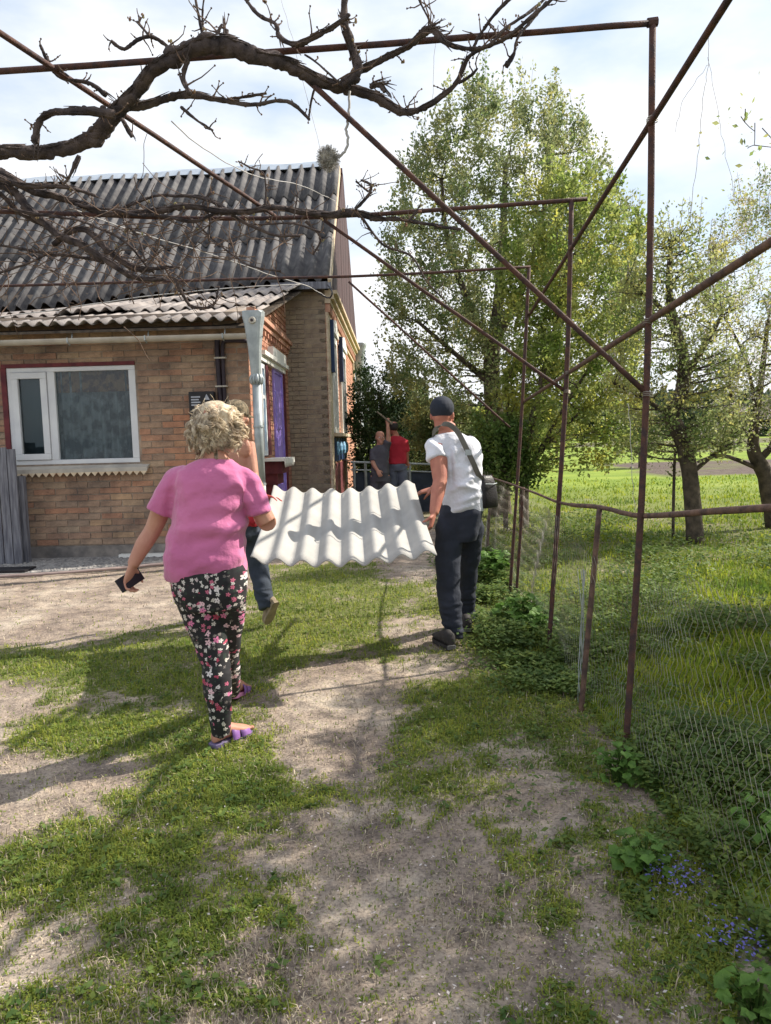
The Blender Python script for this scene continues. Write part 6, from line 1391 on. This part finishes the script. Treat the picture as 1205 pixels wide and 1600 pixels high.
cv = put('cap', fuse(cp_, 'cap', .007, 2), M['capm'], mw, smooth=True)
mb = MB(); vs = []; n = 12
for i in range(n + 1): th = math.pi * i / n; vs += [cc - hu * .028 + hr * .076 * math.cos(th) + hf * (.06 + .03 * math.sin(th)), cc - hu * .04 + hr * .074 * math.cos(th) + hf * (.06 + .115 * math.sin(th))]
nv = len(vs); vs += [v - hu * .006 for v in vs]; fs = []
for i in range(n): q = 2 * i; fs += [(q, q + 1, q + 3, q + 2), (nv + q, nv + q + 2, nv + q + 3, nv + q + 1), (q + 1, nv + q + 1, nv + q + 3, q + 3)]
mb.add(vs, fs); mb.build('cap_brim', M['capm'], cv)
mb = MB(); vs = []
for k, (dz, ro) in enumerate(((-.115, .088), (-.06, .083), (-.03, .086))):
    for i in range(9): th = math.pi + math.pi * i / 8; vs.append(hc + hu * (dz * .55) + (hr * .073 * math.cos(th) + hf * (.094 * math.sin(th) - .004)) * 1.035)
hL_ = G(706, 1016); shoe(hL_ + Vector((0, 0, .004)), (-.35, 1, 0), 'shoe', M['boot'], M['boot'], mw, 1.03, ankle=m(709, 988, 5.38)); hR_ = G(730, 990); shoe(hR_ + Vector((0, 0, .012)), (.05, 1, -.06), 'shoe', M['boot'], M['boot'], mw, 1.0, ankle=m(730, 962, 5.93))
# shoulder bag
bg_ = thing('shoulder_bag', 'black shoulder bag on a webbing strap worn by the man in white', 'bag', m(762, 790, 5.45))
sp_ = [m(684, 668, 5.36), m(692, 663, 5.345), m(703, 664, 5.335), m(716, 676, 5.325), m(727, 697, 5.315), m(739, 722, 5.32), m(748, 742, 5.36), m(756, 752, 5.44)]
path = smooth_path(sp_, 5); mb = MB(); mb.tube(path, [.019] * len(path), 8, ref=(1, 0, .5), rb=[.003] * len(path)); 
st_ = mb.build('strap', M['strap'], bg_); q = path[22]; MB().box(q + Vector((-.022, -.009, -.02)), q + Vector((.022, .003, .02))).build('buckle', M['zinc'], st_)
path = smooth_path([m(684, 668, 5.36), m(676, 680, 5.42), m(682, 700, 5.60), m(715, 735, 5.66), m(745, 748, 5.6), m(760, 752, 5.50)], 5); MB().tube(path, [.019] * len(path), 8, ref=(0, 0, 1), rb=[.003] * len(path)).build('strap', M['strap'], bg_)
mb = MB(); ax = nrm((.75, .62, 0)); ay = nrm((-.62, .75, 0)); vs = []; n = 20
for z_, sw_, sd_ in ((-.13, .085, .02), (-.12, .10, .033), (-.05, .105, .04), (.04, .095, .036), (.09, .075, .026), (.11, .06, .014)):
    for i in range(n): th = 2 * math.pi * i / n; cx = math.copysign(abs(math.cos(th)) ** .6, math.cos(th)); cy = math.copysign(abs(math.sin(th)) ** .6, math.sin(th)); vs.append(m(762, 766, 5.46) + ax * sw_ * cx * .8 + ay * sd_ * cy + Vector((.02 * -z_ * 4, 0, z_)))
mb.add(vs, [(j * n + i, j * n + (i + 1) % n, (j + 1) * n + (i + 1) % n, (j + 1) * n + i) for j in range(5) for i in range(n)] + [tuple(range(n - 1, -1, -1)), tuple(5 * n + i for i in range(n))])
pch = mb.build('pouch', M['bag'], bg_, smooth=True); c = m(762, 766, 5.46); MB().tube([c + ax * .06 - ay * .037 + Vector((0, 0, .05)), c - ay * .044 + Vector((.01, 0, .045)), c - ax * .06 - ay * .037 + Vector((0, 0, .05))], .0035, 5).build('zip', M['zinc'], pch)
# --- shirtless man in a camouflage cap
s_ = lambda x, y, Y=6.05: A(x, y, Y)
ms_ = thing('person', 'shirtless man in camouflage cap carrying the left side of the sheet', 'person', (s_(395, 950).x, 6.1, 0), 'people in the yard')
sk = MB(); hc = s_(369, 651, 6.0); P, hr, hf, hu = head(sk, hc, (.75, 1, -.1), s=1.0, neck=s_(366, 677, 6.03), nr=.06)
shR, elR, wrR = s_(387, 693, 6.05), s_(396, 745, 5.98), s_(412, 776, 5.72); shL, elL, wrL = s_(338, 693, 6.1), s_(330, 745, 6.15), s_(345, 790, 6.3)
limb(sk, [shR, shR.lerp(elR, .5), elR], [.06, .055, .045]); limb(sk, [elR, elR.lerp(wrR, .5), wrR], [.045, .042, .028]); limb(sk, [shL, shL.lerp(elL, .5), elL], [.06, .055, .045]); limb(sk, [elL, wrL], [.045, .028])
rings(sk, [(s_(376, 822), .14, .11), (s_(374, 800), .14, .11), (s_(370, 760), .135, .10), (s_(365, 720), .165, .115), (s_(363, 695), .165, .11), (s_(364, 680), .07, .06)], (1, -.1, 0), 22, 2.2); sk.ball(s_(381, 700, 5.96), .06, 12, (1, .6, 1.3)); sk.ball(s_(350, 700, 5.96), .06, 12, (1, .6, 1.3))
limb(sk, [s_(392, 830), s_(404, 890, 6.1), s_(417, 945, 5.95)], [.08, .055, .04]); limb(sk, [s_(366, 830), s_(362, 900, 6.35), s_(360, 955, 6.5)], [.08, .055, .04])
hand(sk, wrR, (.5, .3, -.2), (.4, -.2, -1), (0, -1, 0), curl=.5); hand(sk, wrL, (.1, .3, -1), (1, 0, 0), (0, 1, 0), curl=.5)
put('body', fuse(sk, 'body', .0065, 2), M['skin'], ms_, smooth=True); face_bits(ms_, P)
tz = MB(); rings(tz, [(s_(378, 845), .125, .12), (s_(376, 825), .150, .13), (s_(376, 808), .148, .125)], (1, 0, 0), 24)
limb(tz, [s_(392, 830), s_(400, 865, 6.1), s_(406, 895, 6.08), s_(412, 925, 6.0), s_(417, 952, 5.95)], [.10, .092, .085, .076, .066], 18); limb(tz, [s_(366, 830), s_(362, 900, 6.35), s_(360, 955, 6.5)], [.10, .08, .062], 18)
put('trousers', fuse(tz, 'trousers', .009, 2, tf), M['jeans'], ms_, smooth=True)
mb = MB(); rings(mb, [(s_(376, 822), .158, .14), (s_(376, 812), .162, .142), (s_(375, 800), .155, .135)], (1, 0, 0), 24); mb.ball(s_(394, 808, 5.93), .05, 10, (.9, .5, 1.2)); put('tied_red_shirt', fuse(mb, 'tied', .009, 1, wr(16, .014)), M['redshirt'], ms_, smooth=True)
mb = MB(); hand(mb, wrR, (.5, .3, -.2), (.4, -.2, -1), (0, -1, 0), curl=.5, s=1.14); put('glove', fuse(mb, 'glove', .006, 1), M['glove'], ms_, smooth=True)
cc = hc + hu * .045; mb = MB(); mb.ball(cc + hu * .004, .106, 18, (.86, 1.08, .84), (hr, hf, hu)); mb.tube([cc - hu * .03, cc + hu * .03], [.094, .09], 20); cv = put('cap', fuse(mb, 'cap', .007, 2), M['camo'], ms_, smooth=True)
mb = MB(); vs = []; n = 12
for i in range(n + 1): th = math.pi * i / n; vs += [cc - hu * .028 + hr * .076 * math.cos(th) + hf * (.06 + .03 * math.sin(th)), cc - hu * .045 + hr * .07 * math.cos(th) + hf * (.06 + .11 * math.sin(th))]
nv = len(vs); vs += [v - hu * .006 for v in vs]; fs = []
for i in range(n): q = 2 * i; fs += [(q, q + 1, q + 3, q + 2), (nv + q, nv + q + 2, nv + q + 3, nv + q + 1), (q + 1, nv + q + 1, nv + q + 3, q + 3)]
mb.add(vs, fs); mb.build('cap_brim', M['camo'], cv)
hp_ = s_(432, 942, 5.90); shoe(hp_, nrm(s_(417, 978, 6.02) - hp_), 'shoe', M['sole'], M['sole'], ms_, .9, ankle=s_(418, 948, 5.97), treads=False); hq = G(358, 982); shoe(hq, (0, 1, 0), 'shoe', M['sole'], M['sole'], ms_, .98, ankle=s_(360, 950, 6.5), treads=False)
# --- two people at the far end
def simple_person(label, Y, hd, nk, shl, shr, ell, wrl, elr, wrr, pel, top_m, tr_m, skin_m, fwd, hairm=None, sc=1.0, hwid=.155, hip=.145):
    f = lambda q, dy=0: A(q[0], q[1], Y + dy)
    pv = f(pel); t = thing('person', label, 'person', (pv.x, Y, 0), 'people in the yard'); sk = MB(); hc_ = f(hd); P, r, f_, u = head(sk, hc_, fwd, neck=f(nk), s=sc)
    for sh_, e_, w_ in ((shl, ell, wrl), (shr, elr, wrr)):
        d3 = lambda q: A(q[0], q[1], Y + (q[2] if len(q) > 2 else 0)); limb(sk, [d3(sh_), d3(e_), d3(w_)], [.055, .043, .028]); dd = d3(w_) - d3(e_); hand(sk, d3(w_), dd, (0, 1, 0), (1, 0, 0), curl=.8)
    c1 = (f(shl) + f(shr)) / 2; up_ = f(nk); rings(sk, [(pv - Vector((0, 0, .1)), hip * .85, .11), (pv, hip, .11), ((pv + c1) / 2, hwid * .85, .1), (c1, hwid, .11), (up_, .06, .055)], (1, 0, 0))
    for sx in (-1, 1): limb(sk, [pv + Vector((sx * .09, 0, -.05)), Vector((pv.x + sx * .1, Y + .02, pv.z * .52)), Vector((pv.x + sx * .1, Y, .09))], [.08, .055, .04])
    put('body', fuse(sk, 'body', .011, 1), skin_m, t, smooth=True); face_bits(t, P)
    tp = MB(); rings(tp, [(pv - Vector((0, 0, .03)), hip * 1.14, .14), ((pv + c1) / 2, hwid * 1.05, .135), (c1 + Vector((0, 0, -.04)), hwid * 1.12, .135), (c1 + Vector((0, 0, .03)), hwid * .95, .11), (up_, .075, .07)], (1, 0, 0), 22)
    for sh_, e_ in ((shl, ell), (shr, elr)):
        d3 = lambda q: A(q[0], q[1], Y + (q[2] if len(q) > 2 else 0)); limb(tp, [d3(sh_), d3(sh_).lerp(d3(e_), .92)], [.075, .068])
    put('top', fuse(tp, 'top', .012, 2, wr(9, .012)), top_m, t, smooth=True)
    tz = MB(); rings(tz, [(pv - Vector((0, 0, .16)), .13, .12), (pv - Vector((0, 0, .05)), hip * 1.08, .135), (pv + Vector((0, 0, .04)), hip, .12)], (1, 0, 0), 22)
    for sx in (-1, 1):
        limb(tz, [pv + Vector((sx * .085, 0, -.08)), Vector((pv.x + sx * .1, Y + .02, pv.z * .52)), Vector((pv.x + sx * .1, Y, .1))], [.098, .082, .07]); shoe((pv.x + sx * .1, Y - .08, .01), (0, 1, 0), 'shoe', M['boot'], M['rubber'], t, .95, treads=False)
    put('trousers', fuse(tz, 'trousers', .012, 2, tf), tr_m, t, smooth=True)
    if hairm: mb = MB(); mb.ball(hc_ + u * .03 - f_ * .012, .1, 16, (.86, 1.04, .9), (r, f_, u)); put('hair', fuse(mb, 'hair', .012, 1, wr(20, .01)), hairm, t, smooth=True)
    return t
simple_person('man in red T-shirt and grey trousers seen from behind at the far railing', 13.5, (615, 669), (618, 681), (610, 690), (631, 689), (604, 706, .15), (606, 722, .25), (635, 708), (636, 724, .1), (621, 722), M['redshirt'], M['greytr'], M['skinr'], (-.3, 1, 0), M['dhair'], 1.0, .165)
simple_person('person in dark grey jacket raising a stick beside the man in red', 13.2, (594, 684), (594, 695), (585, 703), (602, 703), (583, 722, -.1), (590, 735, -.2), (607, 688, -.05), (606, 664, -.05), (594, 738), M['greyhood'], M['greyhood'], M['skin'], (.3, -1, 0), None, .98, .15)
mb = MB(); mb.tube([A(589, 643, 13.1), A(600, 652, 13.12), A(613, 663, 13.15)], [.014, .016, .018], 7); tag(mb.build('wooden_stick', M['straw']), 'pale stick held up by the person in the grey jacket', 'stick')
